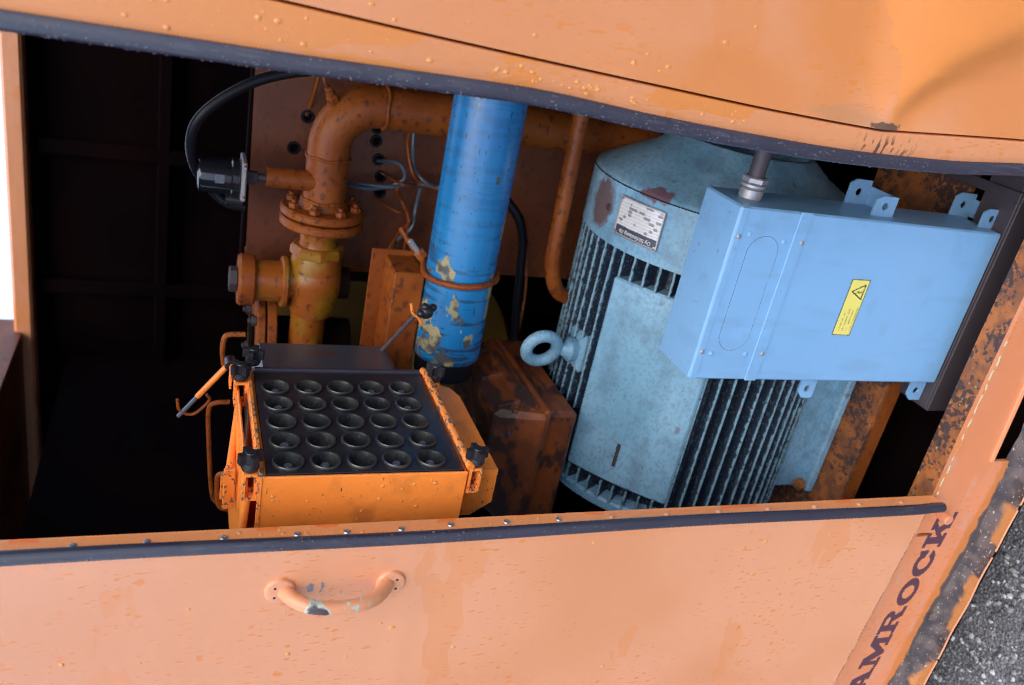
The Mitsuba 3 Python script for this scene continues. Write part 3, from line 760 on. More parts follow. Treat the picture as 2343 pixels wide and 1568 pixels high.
# ------------------------------------------------------------------ terminal box
tb = thing('terminal_box', 'clean pale blue sheet metal terminal box on the motor side', 'box')
lid = part('body', join(bx(-0.474, -0.227, 0.102, 0.190, 0.392, 0.846, 0.0025), hull([(-0.46, 0.19, 0.41), (-0.46, 0.19, 0.83), (-0.24, 0.19, 0.41), (-0.24, 0.19, 0.83), (-0.44, 0.23, 0.5), (-0.44, 0.23, 0.75), (-0.26, 0.23, 0.5), (-0.26, 0.23, 0.75)])), 'm_box', tb)
part('lid_strip', bx(-0.473, -0.228, 0.1002, 0.1022, 0.8345, 0.8445, 0.0006), 'm_box', tb)
part('lid_strip', bx(-0.474, -0.226, 0.0998, 0.1022, 0.735, 0.754, 0.0008), 'm_box', tb)
ob = LineString([(-0.287, 0.794), (-0.404, 0.794)]).buffer(0.0245)
part('blanking_plate', extr(ob.buffer(-0.0008), 0.0006, (0, 0.1022, 0), **XZ), 'm_box', tb, smooth=False)
part('slot_groove', extr(ob.difference(ob.buffer(-0.0011)), 0.0003, (0, 0.1021, 0), **XZ), 'm_groove', tb, smooth=False)
for x, z, big in ((-.266, .8385, 1), (-.267, .7385, 1), (-.431, .8385, 1), (-.431, .7395, 1), (-.262, .822, 0), (-.268, .766, 0), (-.434, .822, 0), (-.433, .766, 0)):
    part('screw', lathe([(0.0036, 0), (0.0034, 0.0012), (0.002, 0.0022), (0, 0.0024)], (x, 0.1008 if big else 0.1022, z), (0, -1, 0), 14), 'm_zinc' if big else 'm_box', tb)


def lug(x0, x1, z0, z1, y, up):
    c = 0.010
    if up: q = Polygon([(x0, z0), (x1, z0), (x1, z1 - c), (x1 - c * .6, z1), (x0, z1)])
    else: q = Polygon([(x0 + c, z1), (x1, z1), (x1, z0), (x0, z0), (x0, z1 - c)])
    q = q.difference(Point((x0 + x1) / 2 + (0.002 if up else -0.004), (z0 + z1) / 2).buffer(0.0055, 12))
    return extr(q, 0.003, (0, y, 0), **XZ)


def strap(z0, z1, y0, y1):
    """a u shaped mounting strap at the right end of the box: two lugs with a web between them"""
    s = part('strap', join(lug(-0.232, -0.199, z0, z1, y0, True), lug(-0.232, -0.192, z0, z1, y1, True), bx(-0.227, -0.200, y0, y1, z0 - 0.003, z0 - 0.0002, 0.0005)), 'm_box', tb, smooth=False)


strap(0.578, 0.615, 0.131, 0.188)
strap(0.373, 0.412, 0.131, 0.188)
part('lug', lug(-0.512, -0.472, 0.606, 0.634, 0.122, False), 'm_box', tb, smooth=False)
part('lug', lug(-0.514, -0.472, 0.389, 0.420, 0.122, False), 'm_box', tb, smooth=False)
part('gland', join(cyl((-0.227, 0.140, 0.811), (-0.210, 0.140, 0.811), 0.0155, 28, 0.003), cyl((-0.210, 0.140, 0.811), (-0.205, 0.140, 0.811), 0.0165, 24), cyl((-0.205, 0.140, 0.811), (-0.196, 0.140, 0.811), 0.0168, 6, 0.002)), 'm_zinc', tb, label='grey cable gland on the box end')
part('cable', tube(smooth_path([(-0.20, 0.140, 0.811), (-0.15, 0.140, 0.811), (-0.08, 0.142, 0.812), (0.05, 0.15, 0.815)]), 0.0108, 16), 'm_darksteel', tb)
# warning label with its lightning triangle
lv = np.array([(-0.398, 0.1014, 0.5985), (-0.312, 0.1014, 0.5985), (-0.312, 0.1014, 0.631), (-0.398, 0.1014, 0.631)])
wl = part('warning_label', trimesh.Trimesh(lv, [[0, 1, 2], [0, 2, 3]], process=False), 'm_label', tb, smooth=False, uv=np.array([(0, 0), (1, 0), (1, 1), (0, 1.0)]), label='yellow electrical warning label on the box front')
tri = Polygon([(-0.3415, 0.604), (-0.3195, 0.604), (-0.3305, 0.624)])
bolt = unary_union([LineString([(-0.3335, 0.6175), (-0.3295, 0.6125), (-0.3325, 0.6115), (-0.3305, 0.6065)]).buffer(0.0006), Polygon([(-0.3318, 0.6078), (-0.3290, 0.6078), (-0.3302, 0.6055)])])
part('warning_symbol', extr(unary_union([tri.buffer(0.0008).difference(tri.buffer(-0.0008)), bolt]), 0.0002, (0, 0.1013, 0), **XZ), 'm_black', wl, smooth=False)

# ------------------------------------------------------------------ air cleaner with its 25 cyclone tubes
FX = -0.58
ac = thing('air_cleaner', 'bright orange air cleaner box with a black panel of round tubes', 'air cleaner')
ho = part('housing', join(bx(-0.80, FX - 0.002, 0.050, 0.054, 1.158, 1.407, 0.001), bx(-0.80, FX - 0.004, 0.054, 0.300, 1.398, 1.4015, 0.001), bx(-0.80, FX - 0.004, 0.054, 0.300, 1.158, 1.1615, 0.001), bx(-0.80, FX - 0.006, 0.297, 0.302, 1.1616, 1.398, 0.001)), 'm_filter', ac)
part('side_skin', bx(-0.80, -0.590, 0.060, 0.29, 1.4175, 1.4205, 0.001), 'm_filter', ac)
part('edge_lip', bx(FX - 0.020, FX + 0.002, 0.052, 0.30, 1.4018, 1.4075, 0.001), 'm_chipped', ac)
part('edge_lip', bx(-0.80, FX - 0.001, 0.0485, 0.0498, 1.403, 1.4075, 0.0005), 'm_chipped', ac)
ys5, zs5 = np.linspace(0.0755, 0.2505, 5), np.linspace(1.3725, 1.2005, 5)
pq = sbox(0.0545, 1.1625, 0.2965, 1.3975)
for y in ys5:
    for z in zs5: pq = pq.difference(Point(y, z).buffer(0.0155, 16))
tpn = part('tube_panel', extr(pq, 0.004, (FX - 0.004, 0, 0), (0, 1, 0), (0, 0, 1)), 'm_plastic', ac, smooth=False, label='black panel carrying the tubes')
for i, y in enumerate(ys5):
    for j, z in enumerate(zs5):
        core = (i in (0, 4) and j != 2) or (i in (1, 3) and j in (0, 4))
        tk_ = part('cyclone_tube', lathe([(0.0153, -0.004), (0.0184, 0.0), (0.0187, 0.003), (0.0178, 0.0045), (0.0160, 0.0040), (0.0152, 0.001), (0.0140, -0.006), (0.0120, -0.022), (0.0100, -0.040), (0, -0.040)], (FX, y, z), (1, 0, 0), 36), 'm_tube', ac, smooth=40)
        if core:
            a0 = rng.random() * 6
            part('vane', join(lathe([(0.0068, -0.03), (0.0068, -0.009), (0.0062, -0.0055), (0.0045, -0.003), (0, -0.0015)], (FX, y, z), (1, 0, 0), 18),
                              [hull([np.array([FX - 0.024, y, z]) + q2 for q2 in (np.array([0, 0.004 * math.cos(t), 0.004 * math.sin(t)]), np.array([0, 0.0128 * math.cos(t + .3), 0.0128 * math.sin(t + .3)]), np.array([0.009, 0.004 * math.cos(t), 0.004 * math.sin(t)]), np.array([0.009, 0.0128 * math.cos(t + .1), 0.0128 * math.sin(t + .1)]), np.array([0.009, 0.0128 * math.cos(t + .15), 0.0128 * math.sin(t + .15)]))]) for t in a0 + np.arange(4) * math.pi / 2]), 'm_core', tk_)
part('gasket', bx(FX - 0.006, FX + 0.004, 0.2968, 0.3045, 1.159, 1.398, 0.0015), 'm_rubber', ac)
part('retaining_bar', tube(np.array([(FX + 0.004, 0.0515, 1.1555), (FX + 0.006, 0.06, 1.1565), (FX + 0.006, 0.29, 1.1575), (FX + 0.004, 0.301, 1.158)]), 0.0052, 14), 'm_chipped', ac, label='round orange bar with flaking paint along the panel edge')
# side pocket at the low end
wg = hull([(x, y, z) for x, y, z in [(-0.604, 0.085, 1.103), (-0.604, 0.085, 1.152), (-0.604, 0.30, 1.112), (-0.604, 0.325, 1.152), (-0.604, 0.275, 1.103), (-0.655, 0.085, 1.103), (-0.675, 0.085, 1.130), (-0.675, 0.085, 1.152), (-0.69, 0.30, 1.12), (-0.69, 0.31, 1.152)]])
part('side_pocket', wg, 'm_filter', ac)


def clamp(y, z, s):
    """a short rectangular channel open at both ends, on the box side at height z; s = +1 stands off upwards in the world"""
    w, h = 0.0145, 0.034
    o = sbox(-h, 0, 0, w).buffer(0.0015, 4).difference(sbox(-h + .0022, .0022, -.0022, w - .0022))
    o = Polygon([(-h, 0), (0, 0), (0, w), (-h, w)]).buffer(0.001, 3).difference(Polygon([(-h + .0022, .0022), (-.0022, .0022), (-.0022, w - .0022), (-h + .0022, w - .0022)]))
    if s < 0: o = affinity.scale(o, 1, -1, origin=(0, 0))
    return extr(o, 0.022, (FX, y + 0.022, z), (1, 0, 0), (0, 0, 1))


def knob(y, z, x, turn):
    q = Point(0, 0).buffer(0.0075, 12)
    for t in range(4):
        q = q.union(affinity.rotate(sbox(-0.0036, 0, 0.0036, 0.0142), turn + 90 * t, origin=(0, 0)))
    q = q.buffer(-0.0006).buffer(0.0012).buffer(-0.0006)
    m = join(extr(q, 0.0125, (x + 0.010, y, z), (0, 1, 0), (0, 0, 1)), lathe([(0.0085, 0), (0.0105, 0.004), (0.0095, 0.0105), (0.007, 0.012)], (x, y, z), (1, 0, 0), 20),
             lathe([(0.0065, 0.0223), (0.006, 0.0238), (0, 0.0242)], (x, y, z), (1, 0, 0), 20))
    return m


for y, z, s, turn in ((0.052, 1.4085, 1, 20), (0.262, 1.4085, 1, 35), (0.052, 1.1545, -1, 10), (0.268, 1.1545, -1, 40)):
    c = part('clamp', clamp(y, z, s), 'm_chipped', ac, smooth=False)
    part('knob', knob(y + 0.010, z + s * 0.008, FX + 0.002, turn), 'm_plastic', ac, smooth=30)
part('knob', knob(0.305, 1.399, FX + 0.008, 70), 'm_plastic', ac, smooth=30)
part('bracket', join(bx(-0.60, FX + 0.006, 0.302, 0.306, 1.40, 1.428, 0.0006), bx(-0.60, FX + 0.006, 0.282, 0.302, 1.4265, 1.4295, 0.0006)), 'm_chipped', ac)
part('clip', join(bx(FX - 0.03, FX - 0.002, 0.302, 0.306, 1.388, 1.395, 0.001)), 'm_chipped', ac)
part('swing_rod', tube(smooth_path([(FX - 0.034, 0.27, 1.416), (FX - 0.07, 0.22, 1.424), (-0.665, 0.19, 1.428), (-0.70, 0.17, 1.428)]), 0.0052, 12), 'm_filter', ac)
part('swing_rod', tube(np.array([(FX - 0.034, 0.064, 1.417), (-0.66, 0.062, 1.420), (-0.78, 0.06, 1.420)]), 0.0048, 12), 'm_filter', ac)
part('latch', join(bx(-0.70, -0.64, 0.15, 0.156, 1.424, 1.438, 0.001), bx(-0.70, -0.66, 0.17, 0.176, 1.424, 1.440, 0.001), cyl((-0.655, 0.15, 1.432), (-0.655, 0.18, 1.432), 0.003, 8)), 'm_chipped', ac)
hx = [(-0.648, 0.33, 1.424), (-0.65, 0.33, 1.444), (-0.662, 0.33, 1.452), (-0.72, 0.33, 1.449), (-0.80, 0.33, 1.442), (-0.822, 0.33, 1.434), (-0.826, 0.33, 1.416)]
part('guard_wire', tube(smooth_path(hx), 0.0035, 10), 'm_inner', ac)
part('guard_wire', tube(smooth_path([(-0.735, 0.28, 1.42), (-0.737, 0.28, 1.435), (-0.75, 0.28, 1.438), (-0.79, 0.28, 1.434), (-0.80, 0.28, 1.42)]), 0.0035, 10), 'm_inner', ac)
part('guard_wire', tube(smooth_path([(-0.550, 0.35, 1.408), (-0.551, 0.35, 1.428), (-0.556, 0.35, 1.435), (-0.575, 0.35, 1.437), (-0.60, 0.35, 1.434)]), 0.0038, 10), 'm_inner', ac)
fdrops = [(FX - 0.012 - 0.06 * rng.random(), 0.0497, 1.165 + 0.235 * rng.random()) for _ in range(60)]
part('water_drop', drops(fdrops, (0, -1, 0), 0.0007, 0.0024), 'm_drop', ac, smooth=True, kind='stuff')

# loose clamp rod hanging out to the upper side, and another on the sheet metal cover
sb = thing('swing_bolt', 'slim orange swing bolt hanging loose beside the air cleaner', 'bolt')
p0, p1, p2 = np.array([-0.589, 0.33, 1.430]), np.array([-0.640, 0.33, 1.468]), np.array([-0.672, 0.33, 1.492])
part('rod', tube(np.array([p0, p1]), 0.0042, 12), 'm_filter', sb)
part('thread', tube(np.array([p1, p2]), 0.0030, 10), 'm_wire', sb)
part('pivot', cyl((-0.585, 0.32, 1.427), (-0.585, 0.34, 1.427), 0.008, 14), 'm_plastic', sb)
part('yoke', tube(smooth_path([p1 + [0.004, 0, -0.012], p1 + [-0.006, 0.0, -0.016], p1 + [-0.028, 0, 0.004], p1 + [-0.022, 0, 0.022], p1 + [-0.004, 0, 0.026]]), 0.0022, 8), 'm_inner', sb)
sb = thing('swing_bolt', 'grey threaded swing bolt with black star knob against the blue pipe', 'bolt')
part('rod', tube(np.array([(-0.595, 0.40, 1.198), (-0.525, 0.372, 1.166), (-0.508, 0.365, 1.157)]), 0.0034, 10), 'm_darksteel', sb)
part('knob', join(ball((-0.506, 0.360, 1.150), 0.012, 2), [ball(np.array([-0.504, 0.358, 1.149]) + 0.0125 * np.array([math.cos(t) * .6, -math.sin(t) * .5, math.sin(t) * .9]), 0.0062, 2) for t in np.arange(4) * math.pi / 2 + .4]), 'm_plastic', sb)
part('clip', tube(smooth_path([(-0.498, 0.368, 1.172), (-0.512, 0.366, 1.168), (-0.520, 0.366, 1.158), (-0.530, 0.366, 1.152)]), 0.0024, 8), 'm_filter', sb)

# black dust cup behind
dc = solo('dust_cup', bx(-0.78, -0.594, 0.312, 0.425, 1.182, 1.394, 0.012), 'm_cup', 'glossy black rounded dust cup behind the tube panel', 'dust cup')

# ------------------------------------------------------------------ left door (below in the picture)
DY = -0.030
bsdf('m_chipline2', lambda p, n, uv: mix((0.06, 0.035, 0.025), (0.55, 0.48, 0.24), smoothstep(0.68, 0.74, noise(p.x * 60, 3.0, 1.0))), 0.5)  # dark base is contact shadow under the door, yellow flecks are chips
door = thing('cabinet_door', 'pale orange cabinet door with a painted pull handle and rain streaks', 'door')
part('panel', xzplate([(-0.619, 0.462), (-0.619, 2.0), (-1.75, 2.0), (-1.75, 0.535), (-0.966, 0.484)], DY + 0.004, 0.004), 'm_outer', door, smooth=False)
ef = part('edge_flange', join(bx(-0.6135, -0.611, -0.022, -0.0005, 0.425, 2.0, 0.0008), bx(-0.640, -0.6136, -0.003, 0.0, 0.43, 2.0, 0.0005)), 'm_edge', door, label='narrow riveted edge of the door')
part('edge_shadow_line', tube(smooth_path([(-0.622, -0.0275, 0.4612), (-0.80, -0.0275, 0.4724), (-0.966, -0.0275, 0.4828), (-1.75, -0.0275, 0.5338)]), 0.0019, 8), 'm_chipline2', door)  # added dark line: a painted contact shadow with chips in it
part('back_skin', bx(-1.75, -0.64, -0.004, -0.002, 0.50, 2.0, 0.0005), 'm_shade_dark', door)
for z in (1.588, 1.520, 1.445, 1.369, 1.315, 1.253, 1.193, 1.123, 1.054, 0.981, 0.90, 0.82, 0.74, 0.66, 0.58, 0.50):
    part('rivet', lathe([(0.0042, 0), (0.0042, 0.0005), (0.0034, 0.0016), (0.0016, 0.0021), (0.0014, 0.0012), (0, 0.0012)], (-0.611, -0.0135 - 0.003 * (z > 1.2), z), (1, 0, 0), 14), 'm_steel' if z > 1.0 else 'm_outer', door)
rp = [(-0.6145 + 0.0015 * math.sin(z * 9), -0.0265, z) for z in np.linspace(2.0, 0.47, 40)] + [(-0.615, -0.0255, 0.445), (-0.617, -0.023, 0.425)]
part('rubber_seal', tube(np.array(rp), 0.0075, 14), 'm_rubber', door, label='black rubber edge trim beaded with rain')
# handle
h0, h1 = at(640, 1350, DY), at(893, 1331, DY)
hd = None
for hh in (h0, h1):
    pl_ = part('handle_foot', lathe([(0.017, 0), (0.017, 0.002), (0.0155, 0.0042), (0.012, 0.005), (0, 0.005)], (hh[0], DY, hh[2]), (0, -1, 0), 36), 'm_outer', door)
    sgn = 1 if hh is h0 else -1
    for dx in (-0.0065, 0.0065):
        part('screw_hole', cyl((hh[0] + dx, DY - 0.004, hh[2] + sgn * 0.006), (hh[0] + dx, DY - 0.0057, hh[2] + sgn * 0.006), 0.0016, 10), 'm_black', pl_)
mid = (h0 + h1) / 2; L = (h0[2] - h1[2]) / 2
gp = []
for t in np.linspace(-1, 1, 33):
    s = math.sin(math.pi * (t + 1) / 2)
    out = 0.032 * max(0.0, 1 - abs(t) ** 3.0) ** 0.9
    gp.append((mid[0] + (h1[0] - h0[0]) / 2 * t, DY - 0.002 - out, mid[2] - L * t * 0.93))


def handle_paint(p, n, uv):
    c = outer_paint(p, n, uv)
    e = dr.sqrt(dr.square((p.z - (mid[2] + 0.026)) / 0.012) + dr.square((p.x - mid[0] + 0.002) / 0.010))
    c1 = smoothstep(1.05, 0.75, e + 0.8 * (fbm(p.x * 130, p.y * 130, p.z * 130, 3) - 0.5))
    c2 = smoothstep(1.6, 0.9, dr.sqrt(dr.square((p.z - (mid[2] - 0.004)) / 0.02) + dr.square((p.x - mid[0]) / 0.02))) * smoothstep(0.70, 0.74, noise(p.x * 210, p.y * 210, p.z * 210))
    c = mix(c, (0.42, 0.46, 0.38), dr.maximum(c2, smoothstep(1.2, 1.05, e + 0.8 * (fbm(p.x * 130, p.y * 130, p.z * 130, 3) - 0.5))))
    return mix(c, (0.055, 0.035, 0.035), c1)


bsdf('m_handle', handle_paint, 0.30)
gp = smooth_path(gp, 3)
part('handle_grip', tube(gp, 0.0086 - 0.0010 * np.sin(np.linspace(0, np.pi, len(gp))) ** 2, 20), 'm_handle', door, label='bowed pull handle with chipped paint')


def chips_mesh(pts, y):
    return extr(Polygon(pts).buffer(0.0006), 0.0004, (0, y, 0), **XZ)


hm = mid
part('paint_chip', chips_mesh([(hm[0] + 0.006, hm[2] + 0.030), (hm[0] + 0.002, hm[2] + 0.033), (hm[0] - 0.005, hm[2] + 0.031), (hm[0] - 0.004, hm[2] + 0.026), (hm[0] + 0.004, hm[2] + 0.026)], DY), 'm_bare', door, smooth=False)
part('paint_chip', chips_mesh([(hm[0] + 0.007, hm[2] + 0.017), (hm[0] + 0.001, hm[2] + 0.014), (hm[0] - 0.007, hm[2] + 0.018), (hm[0] - 0.003, hm[2] + 0.0165), (hm[0] + 0.002, hm[2] + 0.0165)], DY), 'm_bare', door, smooth=False)
dd = []
for _ in range(230):
    x, z = -0.635 - 0.36 * rng.random(), 0.6 + 1.1 * rng.random()
    if meshkit.fbm(np.array([[x * 9, 1.0, z * 9]]), 3, 5)[0] + 0.2 * (z > 1.2) > 0.5: dd.append((x, DY, z))
part('water_drop', drops(dd, (0, -1, 0), 0.0007, 0.0030), 'm_drop', door, smooth=True, kind='stuff')
dd = [(-0.6146 + 0.007 * math.cos(a), -0.0265 - 0.0072 * math.sin(a), 0.75 + 0.95 * rng.random()) for a in rng.random(320) * 1.9 - 0.1]
part('water_bead', drops(dd, (0.5, -0.85, 0), 0.0005, 0.0014, 0.7, 1.1), 'm_bead', door, smooth=True, kind='stuff')
dd = [(-0.611, -0.002 - 0.018 * rng.random(), 1.1 + 0.14 * rng.normal()) for _ in range(60)] + [(-0.611, -0.002 - 0.018 * rng.random(), 1.25 + 0.3 * rng.random()) for _ in range(50)]
part('water_drop', drops(dd, (1, 0, 0), 0.0006, 0.0022, 0.5, 1.4), 'm_drop', door, smooth=True, kind='stuff')

# ------------------------------------------------------------------ right door (above in the picture), dented at its foot
SZ = np.array([0.15, 0.40, 0.591, 0.70, 0.78, 0.81, 0.926, 1.083, 1.30, 1.444, 2.0])
SX = np.array([-0.066, -0.074, -0.082, -0.089, -0.0945, -0.096, -0.094, -0.088, -0.078, -0.070, -0.045])
EZ = np.array([0.15, 0.40, 0.569, 0.70, 0.852, 0.96, 1.07, 1.223, 1.454, 1.625, 2.0])
EX = np.array([-0.094, -0.106, -0.1145, -0.1245, -0.1285, -0.1265, -0.1225, -0.1145, -0.1165, -0.1165, -0.116])
from scipy.interpolate import PchipInterpolator
seam, edge = PchipInterpolator(SZ, SX), PchipInterpolator(EZ, EX)
rd = thing('cabinet_door', 'dented orange cabinet panel with a dark seam and rubber edge', 'door')
zz = np.linspace(0.15, 2.0, 371)
ss = np.concatenate([np.linspace(0, 0.06, 13), np.linspace(0.07, 0.55, 60)])
Zg, Sg = np.meshgrid(zz, ss, indexing='ij')
Xg = seam(Zg) + 0.0035 + Sg


def dent(x, z):
    dA = 0.84 - 0.012 * np.sin(x * 30) + 0.22 * x - z                     # below the upper crease
    ridge = 0.785 - 0.80 * (x + 0.088) - 8.0 * np.maximum(x + 0.088, 0) ** 2                                    # diagonal crease
    dB = z - ridge
    a, b = np.maximum(dA, 0), np.maximum(dB, 0)
    k = 0.020
    soft = lambda t: np.where(t < k, t * t / (2 * k), t - k / 2)
    h = np.minimum(0.30 * soft(a), 0.80 * soft(b))
    return -0.035 * np.tanh(h / 0.035)


Hg = dent(Xg, Zg)
from scipy.ndimage import gaussian_filter
Hg = gaussian_filter(Hg, 1.6)
TURN = 0.33
Yg = -0.0345 + Hg + TURN * (Xg - seam(Zg))
# folded edge at the seam
V0 = np.stack([Xg, Yg, Zg], -1)
lipr = np.stack([Xg[:, 0], Yg[:, 0] + 0.012, Zg[:, 0]], -1)[:, None]
Vg = np.concatenate([lipr, V0], 1)
idx = np.arange(Vg.shape[0] * Vg.shape[1]).reshape(Vg.shape[:2])
q = np.stack([idx[:-1, :-1], idx[:-1, 1:], idx[1:, 1:], idx[1:, :-1]], -1).reshape(-1, 4)
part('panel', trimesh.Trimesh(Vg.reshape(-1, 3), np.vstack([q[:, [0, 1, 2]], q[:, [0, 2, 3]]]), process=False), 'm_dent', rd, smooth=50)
sv = []
for z in zz:
    e, s = edge(z), seam(z)
    sv.append([(e + 0.004, -0.012, z), (e + 0.005, -0.026, z), (e + 0.009, -0.0305, z), (e + 0.016, -0.0325, z), ((e + s) / 2 + 0.004, -0.033, z), (s - 0.004, -0.033, z), (s + 0.0005, -0.0325, z), (s + 0.0012, -0.0300, z), (s + 0.0012, -0.016, z)])
sv = np.array(sv); idx = np.arange(sv.shape[0] * sv.shape[1]).reshape(sv.shape[:2])
q = np.stack([idx[:-1, :-1], idx[:-1, 1:], idx[1:, 1:], idx[1:, :-1]], -1).reshape(-1, 4)
part('edge_strip', trimesh.Trimesh(sv.reshape(-1, 3), np.vstack([q[:, [0, 1, 2]], q[:, [0, 2, 3]]]), process=False), 'm_strip', rd, smooth=50)
bv = np.array([[(seam(z) - 0.010, -0.0135, z), (seam(z) + 0.016, -0.0135, z)] for z in zz[::6]]); bi = np.arange(bv.shape[0] * 2).reshape(-1, 2)
part('seam_backing', trimesh.Trimesh(bv.reshape(-1, 3), np.vstack([np.stack([bi[:-1, 0], bi[:-1, 1], bi[1:, 1]], 1), np.stack([bi[:-1, 0], bi[1:, 1], bi[1:, 0]], 1)]), process=False), 'm_shade_dark', rd, smooth=False)
part('rubber_seal', tube(np.array([(edge(z) + 0.002, -0.026, z) for z in np.linspace(0.15, 2.0, 90)]), 0.0088, 16), 'm_rubber', rd, label='dark rubber edge beaded with rain')
dd = []
for _ in range(150):
    z = 0.95 + 0.72 * rng.random() ; x = seam(z) + 0.007 + 0.11 * rng.random()
    if meshkit.fbm(np.array([[x * 9, 3.0, z * 9]]), 3, 9)[0] > 0.47: dd.append((x, -0.0345 + TURN * (x - seam(z)), z))
part('water_drop', drops(dd, (0, -1, 0), 0.0005, 0.0027), 'm_drop', rd, smooth=True, kind='stuff')
dd = []
for _ in range(110):
    z = 0.95 + 0.6 * rng.random(); e, s = edge(z), seam(z); dd.append((e + 0.014 + (s - e - 0.018) * rng.random(), -0.0329, z))
part('water_drop', drops(dd, (0, -1, 0), 0.0005, 0.0024), 'm_drop', rd, smooth=True, kind='stuff')
dd = []
for _ in range(620):
    z = 0.72 + 0.98 * rng.random(); a = rng.random() * 2.4 - 0.2
    dd.append((edge(z) + 0.002 - 0.0086 * math.cos(a), -0.026 - 0.0086 * math.sin(a), z))
part('water_bead', drops(dd, (0, -1, 0), 0.0005, 0.0013, 0.7, 1.1), 'm_bead', rd, smooth=True, kind='stuff')

# ------------------------------------------------------------------ chassis rail at the foot, with its lettering
bsdf('m_chipline', lambda p, n, uv: mix((0.50, 0.20, 0.06), (0.50, 0.46, 0.28), smoothstep(0.45, 0.55, noise(p.x * 130, 3.0, 1.0))), 0.5)
cr = thing('chassis_rail', 'orange chassis rail with dark block letters along the foot of the machine', 'rail')
hole = Polygon([(-0.553, 0.336), (-0.30, 0.352), (-0.30, 0.296), (-0.553, 0.296)])
slot = LineString([(-0.688, 0.414), (-0.6885, 0.384)]).buffer(0.0032)
bot = [(-1.8, 0.345), (-1.4, 0.322), (-1.2, 0.314), (-1.01, 0.306), (-0.93, 0.300), (-0.83, 0.294), (-0.75, 0.289), (-0.69, 0.286), (-0.62, 0.288), (-0.56, 0.295), (-0.30, 0.302), (0.3, 0.31)]
part('web', xzplate([(0.3, 0.432), (-0.30, 0.424), (-0.507, 0.422), (-0.614, 0.4165), (-0.66, 0.42), (-1.0, 0.46), (-1.8, 0.50)] + bot, 0.006, 0.006, [hole, slot]), 'm_rail', cr, smooth=False)
part('top_flange', join(bx(-0.3499, 0.3, 0.0062, 0.044, 0.418, 0.4235, 0.0005), hull([(-0.66, 0.0062, 0.4165), (-0.35, 0.0062, 0.4235), (-0.35, 0.044, 0.4235), (-0.66, 0.044, 0.4165), (-0.66, 0.0062, 0.411), (-0.35, 0.0062, 0.418), (-0.35, 0.044, 0.418), (-0.66, 0.044, 0.411)])), 'm_rusty', cr, label='rust blotched top face of the rail')
part('hole_rim', join(tube(np.array([(-0.30, -0.0008, 0.3530), (-0.4285, -0.0008, 0.3455), (-0.552, -0.0008, 0.3375)]), 0.0042, 8)), 'm_rail', cr)
part('inner_plate', bx(-0.60, 0.3, 0.045, 0.05, 0.285, 0.36, 0.001), 'm_rusty', cr)
part('chip_line', tube(smooth_path([(-0.35 - 0.29 * t, -0.0002 + 0.0010 * math.sin(40 * t), 0.4236 - 0.0075 * t) for t in np.linspace(0, 1, 30)], 2), 0.0012, 6), 'm_chipline', cr)
# lower flange with dirt on it and a thin orange edge with pieces broken out
fv = []
for i, x in enumerate(np.linspace(-1.7, -0.2, 340)):
    row = []
    b0 = float(np.interp(x, [p[0] for p in bot], [p[1] for p in bot]))
    for t in np.linspace(0, 1, 16):
        y = 0.004 - 0.040 * t
        z = 0.279 + (b0 - 0.276) * max(0, 1 - t * 1.5) ** 1.4 + 0.008 * (meshkit.fbm(np.array([[x * 45, y * 60, 3.0]]), 3, 4)[0] - 0.5) * (1 - t) + (0.012 * math.exp(-((x + 0.865) / 0.012) ** 2 - ((y + 0.006) / 0.008) ** 2))
        row.append((x, y, z))
    fv.append(row)
fv = np.array(fv); idx = np.arange(fv.shape[0] * fv.shape[1]).reshape(fv.shape[:2])
q = np.stack([idx[:-1, :-1], idx[:-1, 1:], idx[1:, 1:], idx[1:, :-1]], -1).reshape(-1, 4)
bsdf('m_flange', lambda p, n, uv: mix(mud_color(p, n, uv), (0.42, 0.17, 0.05), smoothstep(-0.018, -0.027, p.y + 0.020 * (fbm(p.x * 16, 0.0, 1.0, 2) - 0.42) + 0.010 * (fbm(p.x * 90, p.y * 90, 1.0, 2) - 0.5)) * smoothstep(0.40, 0.46, fbm(p.x * 11 + 3, 5.0, 0.0, 2))), 0.6)
part('lower_flange', trimesh.Trimesh(fv.reshape(-1, 3), np.vstack([q[:, [0, 1, 2]], q[:, [0, 2, 3]]]), process=False), 'm_flange', cr, smooth=True, label='muddy lower flange of the rail')
for x0, x1 in ((-1.70, -0.935), (-0.93, -0.712), (-0.70, -0.62), (-0.61, -0.2)):
    part('flange_lip', tube(smooth_path([(x, -0.0365 - 0.0006 * math.sin(x * 60), 0.2795 + 0.0008 * math.sin(x * 41)) for x in np.linspace(x0, x1, 24)], 2), 0.0014, 6), 'm_outer', cr)
part('underside', bx(-1.7, 0.3, -0.034, 0.05, 0.268, 0.2725, 0.001), 'm_shade_dark', cr)
part('pin', join(cyl((-0.647, 0.0, 0.3905), (-0.647, -0.020, 0.3905), 0.0085, 20, 0.0015)), 'm_rail', cr, label='stubby round pin below the end of the door seal')

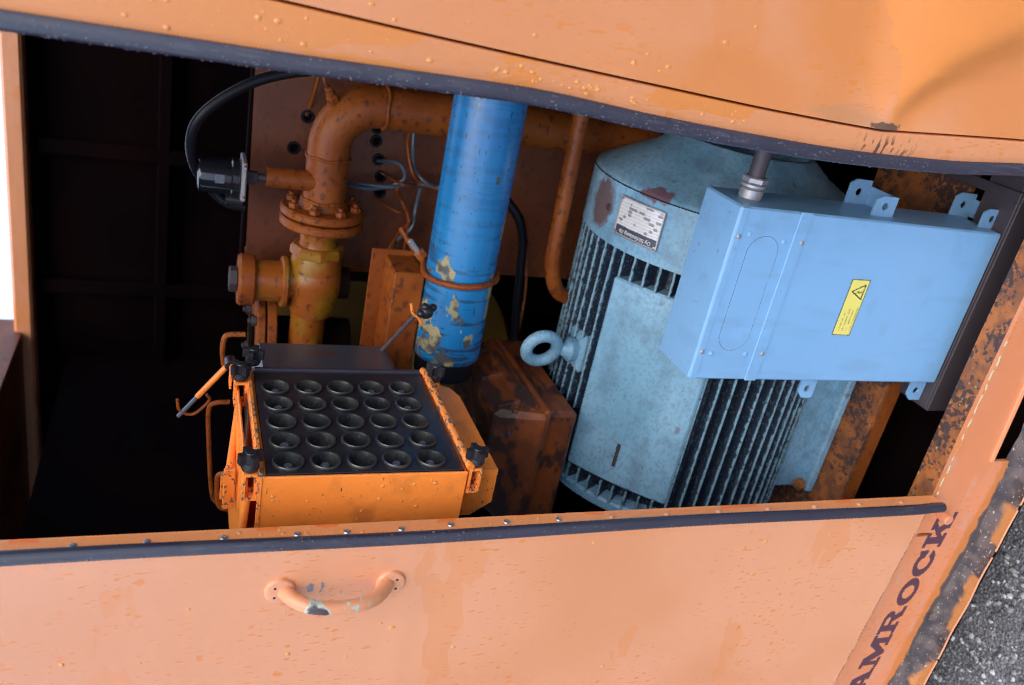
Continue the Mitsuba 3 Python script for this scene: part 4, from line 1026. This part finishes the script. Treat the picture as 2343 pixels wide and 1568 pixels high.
# slab serif capitals
def letter(ch):
    s, t = 0.26, 0.12           # stem and serif thickness, for a height of 1
    def r(x0, x1, y0, y1): return sbox(x0, y0, x1, y1)
    if ch == 'A':
        q = Polygon([(0.16, 0.0), (0.62, 1), (0.98, 1), (1.42, 0.0), (1.12, 0.0), (0.76, 0.78), (0.46, 0.0)]).union(Polygon([(0.30, 0.22), (1.2, 0.22), (1.2, 0.37), (0.36, 0.37)]).intersection(Polygon([(0.16, 0), (0.62, 1), (0.98, 1), (1.42, 0)])))
        return unary_union([q, r(0, 0.62, 0, t), r(0.92, 1.58, 0, t), r(0.40, 0.9, 1 - t, 1)]), 1.58
    if ch == 'M':
        q = unary_union([r(0.18, 0.18 + 0.17, 0, 1), r(1.45, 1.45 + s, 0, 1), Polygon([(0.18, 1), (0.55, 1), (1.0, 0.38), (0.88, 0.0), (0.78, 0.0)]), Polygon([(1.45, 1), (1.35, 1), (0.86, 0.30), (0.80, 0.0), (0.92, 0.0), (1.5, 0.72)]), r(0, 0.55, 0, t), r(1.28, 1.88, 0, t), r(0, 0.5, 1 - t, 1), r(1.4, 1.88, 1 - t, 1)])
        return q, 1.88
    if ch == 'R':
        bowl = affinity.scale(Point(0.82, 0.73).buffer(1, 24), 0.46, 0.27)
        q = unary_union([r(0.16, 0.16 + s + .04, 0, 1), bowl, r(0.3, 0.82, 0.46, 1)]).difference(unary_union([affinity.scale(Point(0.80, 0.73).buffer(1, 24), 0.20, 0.15), r(0.46, 0.80, 0.58, 0.88)]))
        q = unary_union([q, Polygon([(0.66, 0.5), (0.98, 0.5), (1.36, 0.0), (1.02, 0.0)]), r(0, 0.62, 0, t), r(0, 0.5, 1 - t, 1), r(0.98, 1.5, 0, t)])
        return q, 1.5
    if ch in 'OC':
        o = affinity.scale(Point(0.74, 0.5).buffer(1, 32), 0.74, 0.52); i = affinity.scale(Point(0.74, 0.5).buffer(1, 32), 0.40, 0.36)
        q = o.difference(i)
        if ch == 'C':
            q = q.difference(Polygon([(0.78, 0.42), (1.6, 0.22), (1.6, 0.66), (0.78, 0.58)])).union(r(1.28, 1.40, 0.58, 1.0)).union(Polygon([(1.02, 0.66), (1.32, 0.60), (1.32, 0.95), (1.05, 0.92)]))
        return q, 1.48
    if ch == 'K':
        q = unary_union([r(0.18, 0.18 + s + .04, 0, 1), Polygon([(0.46, 0.36), (1.15, 1), (1.40, 1), (0.46, 0.16)]), Polygon([(0.62, 0.56), (0.86, 0.72), (1.52, 0), (1.1, 0)]), r(0, 0.66, 0, t), r(0, 0.66, 1 - t, 1), r(0.95, 1.72, 0, t), r(0.92, 1.62, 1 - t, 1)])
        return q, 1.72


for ch, x0, x1, z0, hgt in (('A', -1.036, -0.976, 0.3695, 0.0355), ('M', -0.973, -0.9, 0.3655, 0.0368), ('R', -0.896, -0.839, 0.3640, 0.0350), ('O', -0.8345, -0.7785, 0.3595, 0.0335), ('C', -0.7735, -0.7195, 0.3565, 0.0345), ('K', -0.714, -0.648, 0.3555, 0.0370)):
    q, w = letter(ch)
    q = affinity.scale(q, (x1 - x0) / w, hgt, origin=(0, 0)); q = affinity.skew(q, 0, 2.3 * -1, origin=(0, 0)); q = affinity.translate(q, x0, z0).buffer(0.0010, 4)
    part('letter', extr(q, 0.0004, (0, -0.0001, 0), **XZ), 'm_ink', cr, smooth=False)
